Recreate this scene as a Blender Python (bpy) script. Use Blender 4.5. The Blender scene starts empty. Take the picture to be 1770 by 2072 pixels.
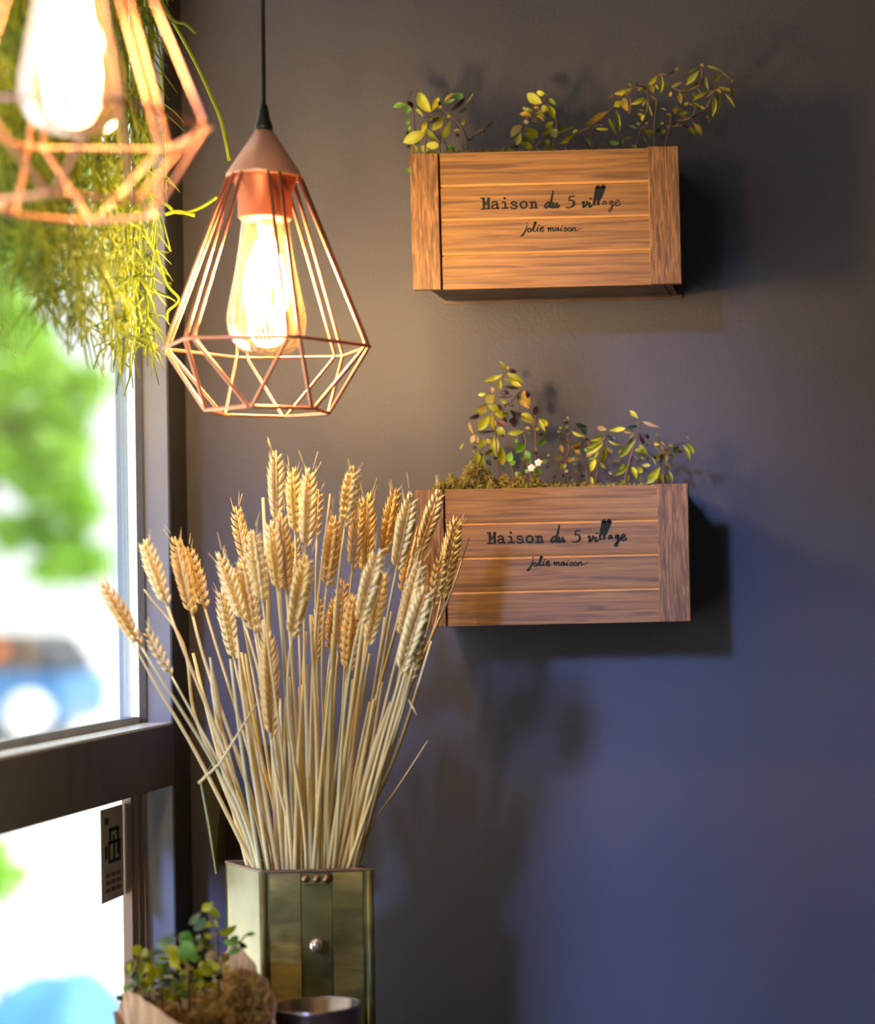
import bpy, bmesh, math, random
from mathutils import Vector, Matrix
R = random.Random(7)
C = bpy.context.scene.collection

# ------------------------------------------------------------------ camera
F_PX, PPX, PPY, ROLL, CAM_Y = 4332.0, 1750.0, 1180.0, 0.014, -2.5
cam_d = bpy.data.cameras.new('camera')
cam_d.sensor_fit = 'HORIZONTAL'
cam_d.sensor_width = 36.0
cam_d.lens = F_PX / 1770 * 36
cam_d.shift_x = -(PPX - 885) / 1770
cam_d.shift_y = (PPY - 1036) / 1770
cam_d.clip_start = 0.05
cam_d.clip_end = 400
cam_d.dof.use_dof = True
cam_d.dof.focus_distance = 2.30
cam_d.dof.aperture_fstop = 2.7
cam = bpy.data.objects.new('camera', cam_d)
C.objects.link(cam)
cam.matrix_world = Matrix.Translation((0, CAM_Y, 0)) @ Matrix.Rotation(math.pi/2, 4, 'X') @ Matrix.Rotation(-ROLL, 4, 'Z')
bpy.context.scene.camera = cam

# ------------------------------------------------------------------ light
sc = bpy.context.scene
sc.view_settings.view_transform = 'Standard'
sc.view_settings.look = 'None'
sc.view_settings.gamma = 1
sc.view_settings.use_curve_mapping = False
sc.view_settings.exposure = 0.0
w = bpy.data.worlds.new('world'); sc.world = w
w.use_nodes = True
bg = w.node_tree.nodes['Background']
bg.inputs[0].default_value = (0.93, 0.96, 1.0, 1)
bg.inputs[1].default_value = 2.6

def light(kind, name, loc, target, power, color, **kw):
    d = bpy.data.lights.new(name, kind); d.energy = power; d.color = color
    for k, v in kw.items(): setattr(d, k, v)
    o = bpy.data.objects.new(name, d); C.objects.link(o)
    o.location = loc
    o.rotation_euler = (Vector(target) - Vector(loc)).to_track_quat('-Z', 'Y').to_euler()
    return o
light('SUN', 'sun', (6, 2, 9), (0, 0, 0), 13.0, (1, 0.95, 0.86), angle=0.01)
# open sky seen through the side windows, falling on the lower wall
light('AREA', 'window_skylight', (-1.30, -3.55, 0.88), (-0.20, 0.0, -0.43), 12.5, (0.27, 0.39, 1.0),
      shape='DISK', size=1.3, spread=math.radians(8))
# added soft fill from behind the camera, in front of the closed wall
light('AREA', 'front_fill', (0.9, -4.3, 0.5), (-0.3, 0, 0.1), 5, (0.95, 0.92, 0.90),
      shape='RECTANGLE', size=2.2, size_y=1.4)

def P(px, py, Y):
    """world point at depth plane Y seen at photograph pixel (px, py)"""
    u, v = px - PPX, -(py - PPY)
    c, s = math.cos(ROLL), math.sin(ROLL)
    d = (Y - CAM_Y) / F_PX
    return Vector(((c*u + s*v)*d, Y, (-s*u + c*v)*d))
def PX(px, py, X):
    """world point on the plane x = X seen at a pixel"""
    q = P(px, py, CAM_Y + 1)
    k = X / q.x
    return Vector((X, CAM_Y + k, q.z*k))

# ------------------------------------------------------------------ materials
def srgb(r, g, b):
    f = lambda c: (c/255/12.92) if c/255 <= .04045 else ((c/255+.055)/1.055)**2.4
    return (f(r), f(g), f(b), 1)
def new_mat(name):
    m = bpy.data.materials.new(name); m.use_nodes = True
    nt = m.node_tree
    return m, nt, nt.nodes['Principled BSDF']
def N(nt, t, **kw):
    n = nt.nodes.new(t)
    for k, v in kw.items():
        if k in ('inp',):
            for a, b in v.items(): n.inputs[a].default_value = b
        else: setattr(n, k, v)
    return n
def ramp(nt, stops):
    r = N(nt, 'ShaderNodeValToRGB')
    e = r.color_ramp.elements
    while len(e) < len(stops): e.new(0.5)
    for i, (p, c) in enumerate(stops):
        e[i].position = p; e[i].color = c
    return r
def noisy(name, c1, c2, scale=20, stretch=(1, 1, 1), rough=.6, metal=0, bump=0.0, bscale=None, detail=6,
          lo=.35, hi=.65, coord='Object', spec=.5, dist=0.0, mid=None, rnd=0.0, bdist=.002):
    m, nt, b = new_mat(name)
    tc = N(nt, 'ShaderNodeTexCoord'); mp = N(nt, 'ShaderNodeMapping'); mp.inputs['Scale'].default_value = stretch
    nt.links.new(tc.outputs[coord], mp.inputs[0])
    if rnd:
        oi = N(nt, 'ShaderNodeObjectInfo'); va = N(nt, 'ShaderNodeVectorMath', operation='SCALE')
        cx = N(nt, 'ShaderNodeCombineXYZ'); nt.links.new(oi.outputs['Random'], cx.inputs[0]); nt.links.new(oi.outputs['Random'], cx.inputs[2])
        nt.links.new(cx.outputs[0], va.inputs[0]); va.inputs['Scale'].default_value = rnd
        nt.links.new(va.outputs[0], mp.inputs['Location'])
    n = N(nt, 'ShaderNodeTexNoise'); n.inputs['Scale'].default_value = scale; n.inputs['Detail'].default_value = detail
    n.inputs['Distortion'].default_value = dist
    nt.links.new(mp.outputs[0], n.inputs['Vector'])
    st = [(lo, c1), (hi, c2)] if mid is None else [(lo, c1), ((lo+hi)/2, mid), (hi, c2)]
    r = ramp(nt, st)
    nt.links.new(n.outputs['Fac'], r.inputs[0]); nt.links.new(r.outputs[0], b.inputs['Base Color'])
    b.inputs['Roughness'].default_value = rough; b.inputs['Metallic'].default_value = metal
    b.inputs['Specular IOR Level'].default_value = spec
    if bump:
        bn = n
        if bscale:
            bn = N(nt, 'ShaderNodeTexNoise'); bn.inputs['Scale'].default_value = bscale; bn.inputs['Detail'].default_value = 3
            nt.links.new(mp.outputs[0], bn.inputs['Vector'])
        bp = N(nt, 'ShaderNodeBump'); bp.inputs['Strength'].default_value = bump; bp.inputs['Distance'].default_value = bdist
        nt.links.new(bn.outputs['Fac'], bp.inputs['Height']); nt.links.new(bp.outputs[0], b.inputs['Normal'])
    return m
def flat(name, c, rough=.5, metal=0, spec=.5):
    m, nt, b = new_mat(name)
    b.inputs['Base Color'].default_value = c; b.inputs['Roughness'].default_value = rough
    b.inputs['Metallic'].default_value = metal; b.inputs['Specular IOR Level'].default_value = spec
    return m
M = {}
M['wall'] = noisy('charcoal_wall', (.072, .063, .069, 1), (.086, .076, .083, 1), 3, rough=.55, bump=.35, bscale=260, bdist=.0012, spec=.35)
M['plain'] = noisy('charcoal_paint', (.06, .058, .062, 1), (.075, .072, .076, 1), 4, rough=.7)
M['floor'] = noisy('dark_floor', (.05, .04, .035, 1), (.08, .065, .055, 1), 6, rough=.5)
M['ceiling'] = noisy('grey_ceiling', (.10, .10, .10, 1), (.14, .14, .14, 1), 4, rough=.8)
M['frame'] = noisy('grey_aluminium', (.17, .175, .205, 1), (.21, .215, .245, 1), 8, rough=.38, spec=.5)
M['frame_dark'] = noisy('bronze_aluminium', (.046, .037, .027, 1), (.060, .049, .035, 1), 8, rough=.35)
M['post_dark'] = noisy('dark_post_side', (.022, .018, .017, 1), (.028, .024, .022, 1), 8, rough=.5)  # darker base colour on the side face of the post
M['ledge'] = flat('skylit_aluminium', (.70, .75, .74, 1), .35, .3)  # reflection of the bright outside put into the pale ledge colour
M['chan'] = noisy('brown_sheen_channel', (.22, .15, .11, 1), (.42, .36, .34, 1), 9, (1, 1, .3), rough=.25, metal=.6)  # brown reflections put into the metal colour
M['stile'] = flat('blue_grey_stile', (.22, .30, .36, 1), .3)
M['copper'] = flat('satin_copper', (.95, .50, .34, 1), .38, .55)
M['copper_wire'] = flat('copper_wire', (.74, .32, .18, 1), .38, .8)
M['copper_cup'] = flat('copper_socket', (.80, .27, .14, 1), .42, .7)
M['black'] = flat('black_plastic', (.012, .012, .013, 1), .4)
M['soil'] = noisy('dark_soil', (.015, .012, .008, 1), (.04, .03, .02, 1), 60, rough=1)
def wood(name, a, mid, b, stretch, sc_=9, rnd=5):
    return noisy(name, a, b, sc_, stretch, rough=.55, bump=.25, detail=9, lo=.32, hi=.70, dist=.8, mid=mid, rnd=rnd, bdist=.0006)
M['plank'] = wood('stained_plank', (.13, .055, .013, 1), (.26, .115, .026, 1), (.36, .170, .042, 1), (.5, 6, 13), 19)
M['board'] = wood('grained_upright', (.085, .037, .011, 1), (.21, .090, .024, 1), (.40, .19, .053, 1), (14, 6, 1.2), 26)
M['groove'] = flat('highlit_bevel', (.55, .28, .10, 1), .5)  # lamp highlight along the chamfers put into a lighter wood colour
M['body_wood'] = wood('dark_crate_wood', (.05, .026, .014, 1), (.08, .04, .022, 1), (.12, .06, .03, 1), (2, 2, 6))
M['ink'] = flat('black_ink', (.012, .018, .016, 1), .8, 0, .2)
M['ink_faded'] = flat('faded_ink', (.07, .04, .022, 1), .8, 0, .2)
M['kraft'] = noisy('kraft_paper', (.42, .25, .15, 1), (.52, .33, .20, 1), 12, rough=.9, bump=.3)
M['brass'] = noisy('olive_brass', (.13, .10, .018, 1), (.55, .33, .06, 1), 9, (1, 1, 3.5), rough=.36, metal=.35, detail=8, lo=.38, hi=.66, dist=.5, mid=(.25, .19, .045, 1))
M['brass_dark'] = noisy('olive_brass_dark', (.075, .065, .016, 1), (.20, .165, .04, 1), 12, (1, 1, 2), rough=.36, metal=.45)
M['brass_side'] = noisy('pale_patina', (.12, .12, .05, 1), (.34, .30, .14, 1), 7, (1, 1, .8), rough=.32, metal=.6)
M['inside'] = noisy('dark_tin_inside', (.018, .015, .012, 1), (.04, .03, .022, 1), 10, rough=.5, metal=.4)
M['rim'] = flat('rusty_rim', (.18, .10, .055, 1), .4, .6)
M['rivet'] = flat('bronze_rivet', (.30, .16, .08, 1), .35, .9)
M['knob'] = flat('pearl_knob', (.72, .62, .48, 1), .18, .7)
M['steel'] = flat('dark_steel', (.36, .28, .23, 1), .22, .95)
M['counter'] = noisy('dark_counter', (.05, .035, .025, 1), (.09, .06, .04, 1), 6, (1, 6, 6), rough=.5)
M['stem'] = noisy('brown_stem', (.16, .075, .045, 1), (.24, .13, .06, 1), 40, rough=.7)
M['straw'] = noisy('straw_stalk', (.70, .49, .17, 1), (.86, .65, .27, 1), 30, (1, 1, .15), rough=.5, rnd=3)
M['straw_green'] = noisy('greenish_straw', (.56, .50, .20, 1), (.76, .64, .30, 1), 30, (1, 1, .15), rough=.5, rnd=3)
M['ear'] = noisy('wheat_ear', (.84, .60, .20, 1), (.96, .76, .33, 1), 160, rough=.55, rnd=3)
M['ear_dark'] = noisy('golden_wheat_ear', (.76, .47, .12, 1), (.90, .62, .21, 1), 160, rough=.55, rnd=3)
M['moss'] = noisy('golden_moss', (.16, .10, .015, 1), (.42, .27, .05, 1), 50, rough=.9)
M['moss_green'] = noisy('green_moss', (.14, .16, .02, 1), (.36, .32, .04, 1), 50, rough=.9)
M['moss_brown'] = noisy('brown_moss', (.24, .12, .03, 1), (.62, .34, .08, 1), 50, rough=.9)
def leafmat(name, c, back=.35, rough=.42):
    m, nt, b = new_mat(name)
    b.inputs['Roughness'].default_value = rough
    oi = N(nt, 'ShaderNodeObjectInfo')
    r = ramp(nt, [(0, (c[0]*.62, c[1]*.66, c[2]*.7, 1)), (1, (min(1, c[0]*1.2), min(1, c[1]*1.15), c[2]*1.1, 1))])
    nt.links.new(oi.outputs['Random'], r.inputs[0])
    nt.links.new(r.outputs[0], b.inputs['Base Color'])
    tr = N(nt, 'ShaderNodeBsdfTranslucent'); nt.links.new(r.outputs[0], tr.inputs[0])
    mx = N(nt, 'ShaderNodeMixShader'); mx.inputs[0].default_value = back
    nt.links.new(b.outputs[0], mx.inputs[1]); nt.links.new(tr.outputs[0], mx.inputs[2])
    nt.links.new(mx.outputs[0], nt.nodes['Material Output'].inputs[0])
    return m
LEAF = {'y': leafmat('leaf_yellow_green', (.60, .58, .025)), 'g': leafmat('leaf_green', (.20, .42, .035)),
        'o': leafmat('leaf_amber', (.58, .38, .05)), 'l': leafmat('leaf_olive', (.34, .33, .035)),
        'd': leafmat('leaf_purple', (.045, .02, .022), .1), 'k': leafmat('leaf_dark_green', (.03, .045, .018), .15),
        'p': leafmat('leaf_pale', (.62, .45, .22)), 'b': leafmat('leaf_grey_green', (.40, .52, .30)),
        'r': leafmat('leaf_red_brown', (.22, .07, .03))}
M['fern'] = leafmat('hanging_green', (.42, .48, .018), .5)
M['fern2'] = leafmat('hanging_green_dark', (.22, .30, .018), .5)
M['petal'] = flat('white_petal', (.85, .8, .75, 1), .6)
M['yellow'] = flat('yellow_centre', (.7, .5, .05, 1), .6)
def thin_glass(name, tint, gl=.10, rough=.02, trans=0.0, tcol=(1, 1, 1, 1)):
    m, nt, b = new_mat(name); nt.nodes.remove(b)
    t = N(nt, 'ShaderNodeBsdfTransparent'); t.inputs[0].default_value = tint
    g = N(nt, 'ShaderNodeBsdfGlossy'); g.inputs['Roughness'].default_value = rough
    lw = N(nt, 'ShaderNodeLayerWeight'); lw.inputs[0].default_value = .25
    mu = N(nt, 'ShaderNodeMath', operation='MULTIPLY_ADD'); mu.inputs[1].default_value = .5; mu.inputs[2].default_value = gl*.4
    nt.links.new(lw.outputs['Fresnel'], mu.inputs[0])
    mx = N(nt, 'ShaderNodeMixShader'); nt.links.new(mu.outputs[0], mx.inputs[0])
    last = t
    if trans:
        tl = N(nt, 'ShaderNodeBsdfTranslucent'); tl.inputs[0].default_value = tcol
        m2 = N(nt, 'ShaderNodeMixShader'); m2.inputs[0].default_value = trans
        nt.links.new(t.outputs[0], m2.inputs[1]); nt.links.new(tl.outputs[0], m2.inputs[2]); last = m2
    nt.links.new(last.outputs[0], mx.inputs[1]); nt.links.new(g.outputs[0], mx.inputs[2])
    nt.links.new(mx.outputs[0], nt.nodes['Material Output'].inputs[0])
    return m
M['glass'] = thin_glass('window_glass', (.97, .99, .98, 1), .08)
M['bulb'] = thin_glass('amber_bulb_glass', (1, .78, .44, 1), .25, .05, .025, (1, .55, .16, 1))
def emit(name, c, s):
    m, nt, b = new_mat(name)
    b.inputs['Base Color'].default_value = (0, 0, 0, 1)
    b.inputs['Emission Color'].default_value = c; b.inputs['Emission Strength'].default_value = s
    return m
M['glow_soft'] = emit('softer_glowing_filament', (1, .84, .66, 1), 210)
M['glow'] = emit('glowing_filament', (1, .86, .70, 1), 520)
M['pave'] = noisy('pale_pavement', (.72, .70, .68, 1), (.86, .84, .80, 1), .6, rough=.9)
M['bark'] = noisy('bark', (.10, .07, .05, 1), (.2, .15, .1, 1), 8, rough=.9)
M['tree'] = leafmat('tree_foliage', (.46, .85, .07), .45)
M['tree_dark'] = leafmat('tree_foliage_shade', (.22, .55, .06), .3)  # shaded copy of the tree foliage, shade put into the colour
M['carblue'] = flat('blue_car_paint', (.06, .22, .50, 1), .25)
M['carglass'] = flat('dark_car_glass', (.02, .025, .03, 1), .1)
M['car_reflection'] = flat('brown_reflection', (.25, .16, .08, 1), .5)
M['orange'] = flat('orange_lamp', (.9, .2, .02, 1), .4)
M['tyre'] = flat('tyre', (.02, .02, .02, 1), .8)
M['white'] = flat('white_globe', (.9, .9, .88, 1), .5)
M['tarp'] = noisy('blue_tarpaulin', (.05, .22, .52, 1), (.10, .34, .66, 1), 3, rough=.6)
M['card'] = noisy('grey_brown_card', (.40, .33, .24, 1), (.50, .42, .31, 1), 20, rough=.7)
M['card_ink'] = flat('sticker_dark_print', (.03, .028, .022, 1), .8)
M['card_red'] = flat('sticker_red_print', (.22, .07, .045, 1), .8)

# ------------------------------------------------------------------ mesh helpers
class MB:
    def __init__(s): s.v = []; s.f = []; s.mi = []
    def add(s, vs, fs, mi=0):
        o = len(s.v); s.v += [tuple(v) for v in vs]
        s.f += [tuple(i+o for i in f) for f in fs]; s.mi += [mi]*len(fs); return s
    def box(s, a, b, mi=0):
        x0, y0, z0 = a; x1, y1, z1 = b
        if x0 > x1: x0, x1 = x1, x0
        if y0 > y1: y0, y1 = y1, y0
        if z0 > z1: z0, z1 = z1, z0
        return s.add([(x0,y0,z0),(x1,y0,z0),(x1,y1,z0),(x0,y1,z0),(x0,y0,z1),(x1,y0,z1),(x1,y1,z1),(x0,y1,z1)],
              [(0,3,2,1),(4,5,6,7),(0,1,5,4),(1,2,6,5),(2,3,7,6),(3,0,4,7)], mi)
    def tube(s, pts, rad, n=6, mi=0, closed=False):
        pts = [Vector(p) for p in pts]; k = len(pts)
        if not hasattr(rad, '__len__'): rad = [rad]*k
        vs = []; fs = []; prev = None
        for i, p in enumerate(pts):
            if closed: t = pts[(i+1) % k] - pts[i-1]
            else: t = pts[min(i+1, k-1)] - pts[max(i-1, 0)]
            if t.length < 1e-9: t = Vector((0, 0, 1))
            t.normalize()
            if prev is None:
                a = Vector((0, 1, 0)) if abs(t.y) < .9 else Vector((1, 0, 0))
                nrm = t.cross(a).normalized()
            else:
                nrm = prev - t*prev.dot(t)
                nrm = nrm.normalized() if nrm.length > 1e-6 else t.orthogonal().normalized()
            prev = nrm; bn = t.cross(nrm)
            for j in range(n):
                a = 2*math.pi*j/n
                vs.append(p + (nrm*math.cos(a) + bn*math.sin(a))*rad[i])
        segs = k if closed else k-1
        for i in range(segs):
            for j in range(n):
                a = i*n+j; b = i*n+(j+1) % n; i2 = (i+1) % k
                fs.append((a, b, i2*n+(j+1) % n, i2*n+j))
        if not closed:
            fs.append(tuple(reversed(range(n)))); fs.append(tuple((k-1)*n+j for j in range(n)))
        return s.add(vs, fs, mi)
    def lathe(s, prof, c=(0, 0, 0), n=32, mi=0, cap0=False, cap1=False):
        vs = []; fs = []
        for r, z in prof:
            for j in range(n):
                a = 2*math.pi*j/n; vs.append((c[0]+r*math.cos(a), c[1]+r*math.sin(a), c[2]+z))
        for i in range(len(prof)-1):
            for j in range(n):
                fs.append((i*n+j, i*n+(j+1) % n, (i+1)*n+(j+1) % n, (i+1)*n+j))
        if cap0: fs.append(tuple(reversed(range(n))))
        if cap1: fs.append(tuple((len(prof)-1)*n+j for j in range(n)))
        return s.add(vs, fs, mi)
    def ball(s, c, r, n=10, m=6, mi=0, sc_=(1, 1, 1)):
        prof = [(math.sin(math.pi*i/m), -math.cos(math.pi*i/m)) for i in range(m+1)]
        vs = []; fs = []
        for rr, z in prof:
            for j in range(n):
                a = 2*math.pi*j/n
                vs.append((c[0]+r*sc_[0]*rr*math.cos(a), c[1]+r*sc_[1]*rr*math.sin(a), c[2]+r*sc_[2]*z))
        for i in range(m):
            for j in range(n): fs.append((i*n+j, i*n+(j+1) % n, (i+1)*n+(j+1) % n, (i+1)*n+j))
        return s.add(vs, fs, mi)
    def prism(s, poly, z0, z1, mi=0):
        n = len(poly)
        vs = [(x, y, z0) for x, y in poly] + [(x, y, z1) for x, y in poly]
        fs = [tuple(reversed(range(n))), tuple(range(n, 2*n))] + [(i, (i+1) % n, n+(i+1) % n, n+i) for i in range(n)]
        return s.add(vs, fs, mi)
    def mesh(s, name, mats, smooth=False):
        me = bpy.data.meshes.new(name); me.from_pydata(s.v, [], s.f)
        for m in (mats if isinstance(mats, (list, tuple)) else [mats]): me.materials.append(m)
        if any(s.mi): me.polygons.foreach_set('material_index', s.mi)
        if smooth: me.polygons.foreach_set('use_smooth', [True]*len(me.polygons))
        me.update(); return me
def link(name, me, parent=None, mat=None):
    o = bpy.data.objects.new(name, me); C.objects.link(o)
    if parent is not None: o.parent = parent
    if mat is not None: o.matrix_local = mat
    return o
def part(name, mb, mats, parent=None, smooth=False, bevel=0, label=None, kind=None, origin=None):
    """mesh object; world-space vertices are moved to the parent's frame (parents here are unrotated unless built local)"""
    if origin is None and parent is not None and not parent.get('_local'):
        p, q = parent, Vector((0, 0, 0))
        while p is not None: q = q + p.location; p = p.parent
        mb.v = [(v[0]-q.x, v[1]-q.y, v[2]-q.z) for v in mb.v]
    o = link(name, mb.mesh(name, mats, smooth), parent)
    if bevel:
        b = o.modifiers.new('bevel', 'BEVEL'); b.width = bevel; b.segments = 2; b.limit_method = 'ANGLE'
    if label: o['label'] = label
    if kind: o['kind'] = kind
    return o
def empty(name, loc, label, cat, group=None):
    o = bpy.data.objects.new(name, None); C.objects.link(o); o.location = loc
    o.empty_display_size = .02
    o['label'] = label; o['category'] = cat
    if group: o['group'] = group
    return o
def tag(o, label, cat, group=None, kind=None):
    o['label'] = label; o['category'] = cat
    if group: o['group'] = group
    if kind: o['kind'] = kind
    return o
def struct(name, mb, mats, parent=None, label=None, bevel=0):
    o = part(name, mb, mats, parent, bevel=bevel)
    if parent is None: o['kind'] = 'structure'
    if label: o['label'] = label
    return o

# ------------------------------------------------------------------ room shell
XW = -0.790            # inner face of the window wall
FL, CE, XR, YF = -1.45, 1.40, 3.0, -4.6
ZC = -0.56             # counter top
struct('floor', MB().box((XW-.1, YF-.1, FL-.1), (XR+.1, .15, FL)), M['floor'], label='dark floor of the cafe')
struct('ceiling', MB().box((XW-.1, YF-.1, CE), (XR+.1, .15, CE+.1)), M['ceiling'], label='grey ceiling')
struct('wall_back', MB().box((XW-.040, 0, FL), (XR+.1, .15, CE)), M['wall'], label='charcoal painted plaster wall behind the crates')
struct('wall_right', MB().box((XR, YF, FL), (XR+.1, 0, CE)), M['plain'], label='charcoal wall on the right')
struct('wall_front', MB().box((XW-.1, YF-.1, FL), (XR+.1, YF, CE)), M['plain'], label='charcoal wall behind the viewer')
wl = MB().box((XW-.1, YF, FL), (XW, 0, ZC-.02)).box((XW-.1, YF, 1.15), (XW, 0, CE)).box((XW-.1, YF, ZC-.02), (XW, -3.4, 1.15))
struct('wall_left', wl, M['plain'], label='wall above and below the side windows')

zt = P(350, 1465, -.06).z
zb = PX(0, 1691, XW).z
YJ = -.062             # camera-facing side of the corner jamb
XG = P(298, 1450, YJ).x
win = empty('window_1', (XW, -1.7, zt), 'tall clear window above the dark transom', 'window'); win['kind'] = 'structure'
del win['category']
win2 = empty('window_2', (XW, -1.7, ZC), 'low clear window below the dark transom', 'window'); win2['kind'] = 'structure'
del win2['category']
def wpart(nm, mb, m, par, label=None, bevel=0): return part(nm, mb, m, par, label=label, bevel=bevel)
# corner jamb: grey reveal facing the room's front, dark inner face
tr = empty('trim_1', (XW, -.03, ZC), 'grey aluminium post in the room corner beside the window', 'post'); tr['kind'] = 'structure'; del tr['category']
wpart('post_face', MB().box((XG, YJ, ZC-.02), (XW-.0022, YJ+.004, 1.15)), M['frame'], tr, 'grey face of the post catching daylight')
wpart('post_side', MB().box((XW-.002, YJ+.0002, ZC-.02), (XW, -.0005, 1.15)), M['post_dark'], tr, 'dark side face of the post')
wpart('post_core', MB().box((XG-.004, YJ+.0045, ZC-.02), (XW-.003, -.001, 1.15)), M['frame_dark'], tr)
# transom
t2 = MB().box((XG-.045, -3.4, zb), (XW+.001, YJ-.0005, zt))
wp = empty('trim_2', (XW, -1.7, zb), 'wide dark transom rail between upper and lower window', 'rail'); wp['kind'] = 'structure'; del wp['category']
wpart('rail', t2, M['frame_dark'], wp, 'dark brown front of the rail', bevel=.0012)
wpart('ledge', MB().box((XG-.004, -3.4, zt+.0002), (XW-.001, YJ-.001, zt+.0022)), M['ledge'], wp, 'pale top ledge of the rail')
# upper window: glazing bead, glass, outer stile
wpart('glazing_bead', MB().box((XG-.012, -3.4, zt+.0003), (XG-.005, YJ-.012, zt+.010)), M['frame'], win)
wpart('glazing_bead', MB().box((XG-.008, YJ-.004, zt+.0003), (XG+.0002, YJ-.0003, 1.15)), M['frame_dark'], win, 'dark upright glazing bead')
wpart('pane', MB().box((XG-.0125, -3.4, zt-.01), (XG-.0085, YJ-.001, 1.15)), M['glass'], win)
wpart('stile', MB().box((XG-.031, YJ-.001, zt-.01), (XG-.0195, YJ+.004, 1.15)), M['stile'], win, 'blue-grey outer stile')
for y in (-1.25, -2.4):
    wpart('mullion', MB().box((XW-.06, y-.025, ZC-.02), (XW+.0, y+.025, 1.15)), M['frame_dark'], win)
wpart('window_head', MB().box((XW-.07, -3.4, 1.10), (XW+.004, YJ-.01, 1.15)), M['frame_dark'], win)
# lower window: pane and channels, brown reflections in their colour
wpart('pane', MB().box((XG-.022, -3.4, ZC), (XG-.018, YJ-.02, zb+.002)), M['glass'], win2)
for i, (dy, rx) in enumerate(((-.030, .0035), (-.019, .004), (-.009, .0045))):
    wpart('channel', MB().box((XG-.016-rx, YJ+dy-.003, ZC), (XG-.008+i*.004, YJ+dy+.003, zb-.0005)), M['chan'], win2,
          'narrow metal channel with brown reflections at the edge of the glass', bevel=.001)
wpart('sill', MB().box((XG-.07, -3.4, ZC-.02), (XW, YJ-.001, ZC+.004)), M['frame_dark'], win2)

# sticker on the lower pane
q0 = PX(203, 1640, XG-.0175); q1 = PX(247, 1630, XG-.0175); q2 = PX(247, 1812, XG-.0175)
ya, yb, z1_, z0_ = q0.y, q1.y, q0.z, q2.z
st = empty('window_sticker', (XG-.0175, (ya+yb)/2, z0_), 'small grey-brown notice stuck on the lower window pane', 'sticker')
part('card', MB().box((XG-.0178, ya, z0_), (XG-.0168, yb, z1_)), M['card'], st, bevel=.0004)
ink = MB(); xs = XG-.0166
def srect(u0, v0, u1, v1, mb):   # u across 0..1, v down 0..1
    mb.box((xs, ya+(yb-ya)*u0, z1_+(z0_-z1_)*v0), (xs+.0002, ya+(yb-ya)*u1, z1_+(z0_-z1_)*v1))
for r in ((.15, .10, .32, .17), (.35, .22, .78, .26), (.35, .22, .43, .40), (.70, .22, .80, .52), (.30, .36, .86, .39), (.30, .36, .38, .60),
          (.52, .30, .60, .58), (.30, .56, .86, .60), (.78, .38, .86, .60), (.15, .40, .25, .54)):
    srect(*r, ink)
part('printed_figure', ink, M['card_ink'], st)
red = MB()
for v in (.70, .78, .86):
    for u in (.18, .42, .66): srect(u, v, u+.18, v+.045, red)
part('printed_lines', red, M['card_red'], st)

# counter
cn = empty('counter', (.0, -.32, FL), 'dark wooden counter along the wall under the window', 'counter')
part('counter_top', MB().box((XW+.001, -.78, ZC-.035), (.9, -.001, ZC)), M['counter'], cn, bevel=.003)
for x in (-.74, .80):
    for y in (-.72, -.08):
        part('leg', MB().box((x-.03, y-.03, FL), (x+.03, y+.03, ZC-.035)), M['counter'], cn)

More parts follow.
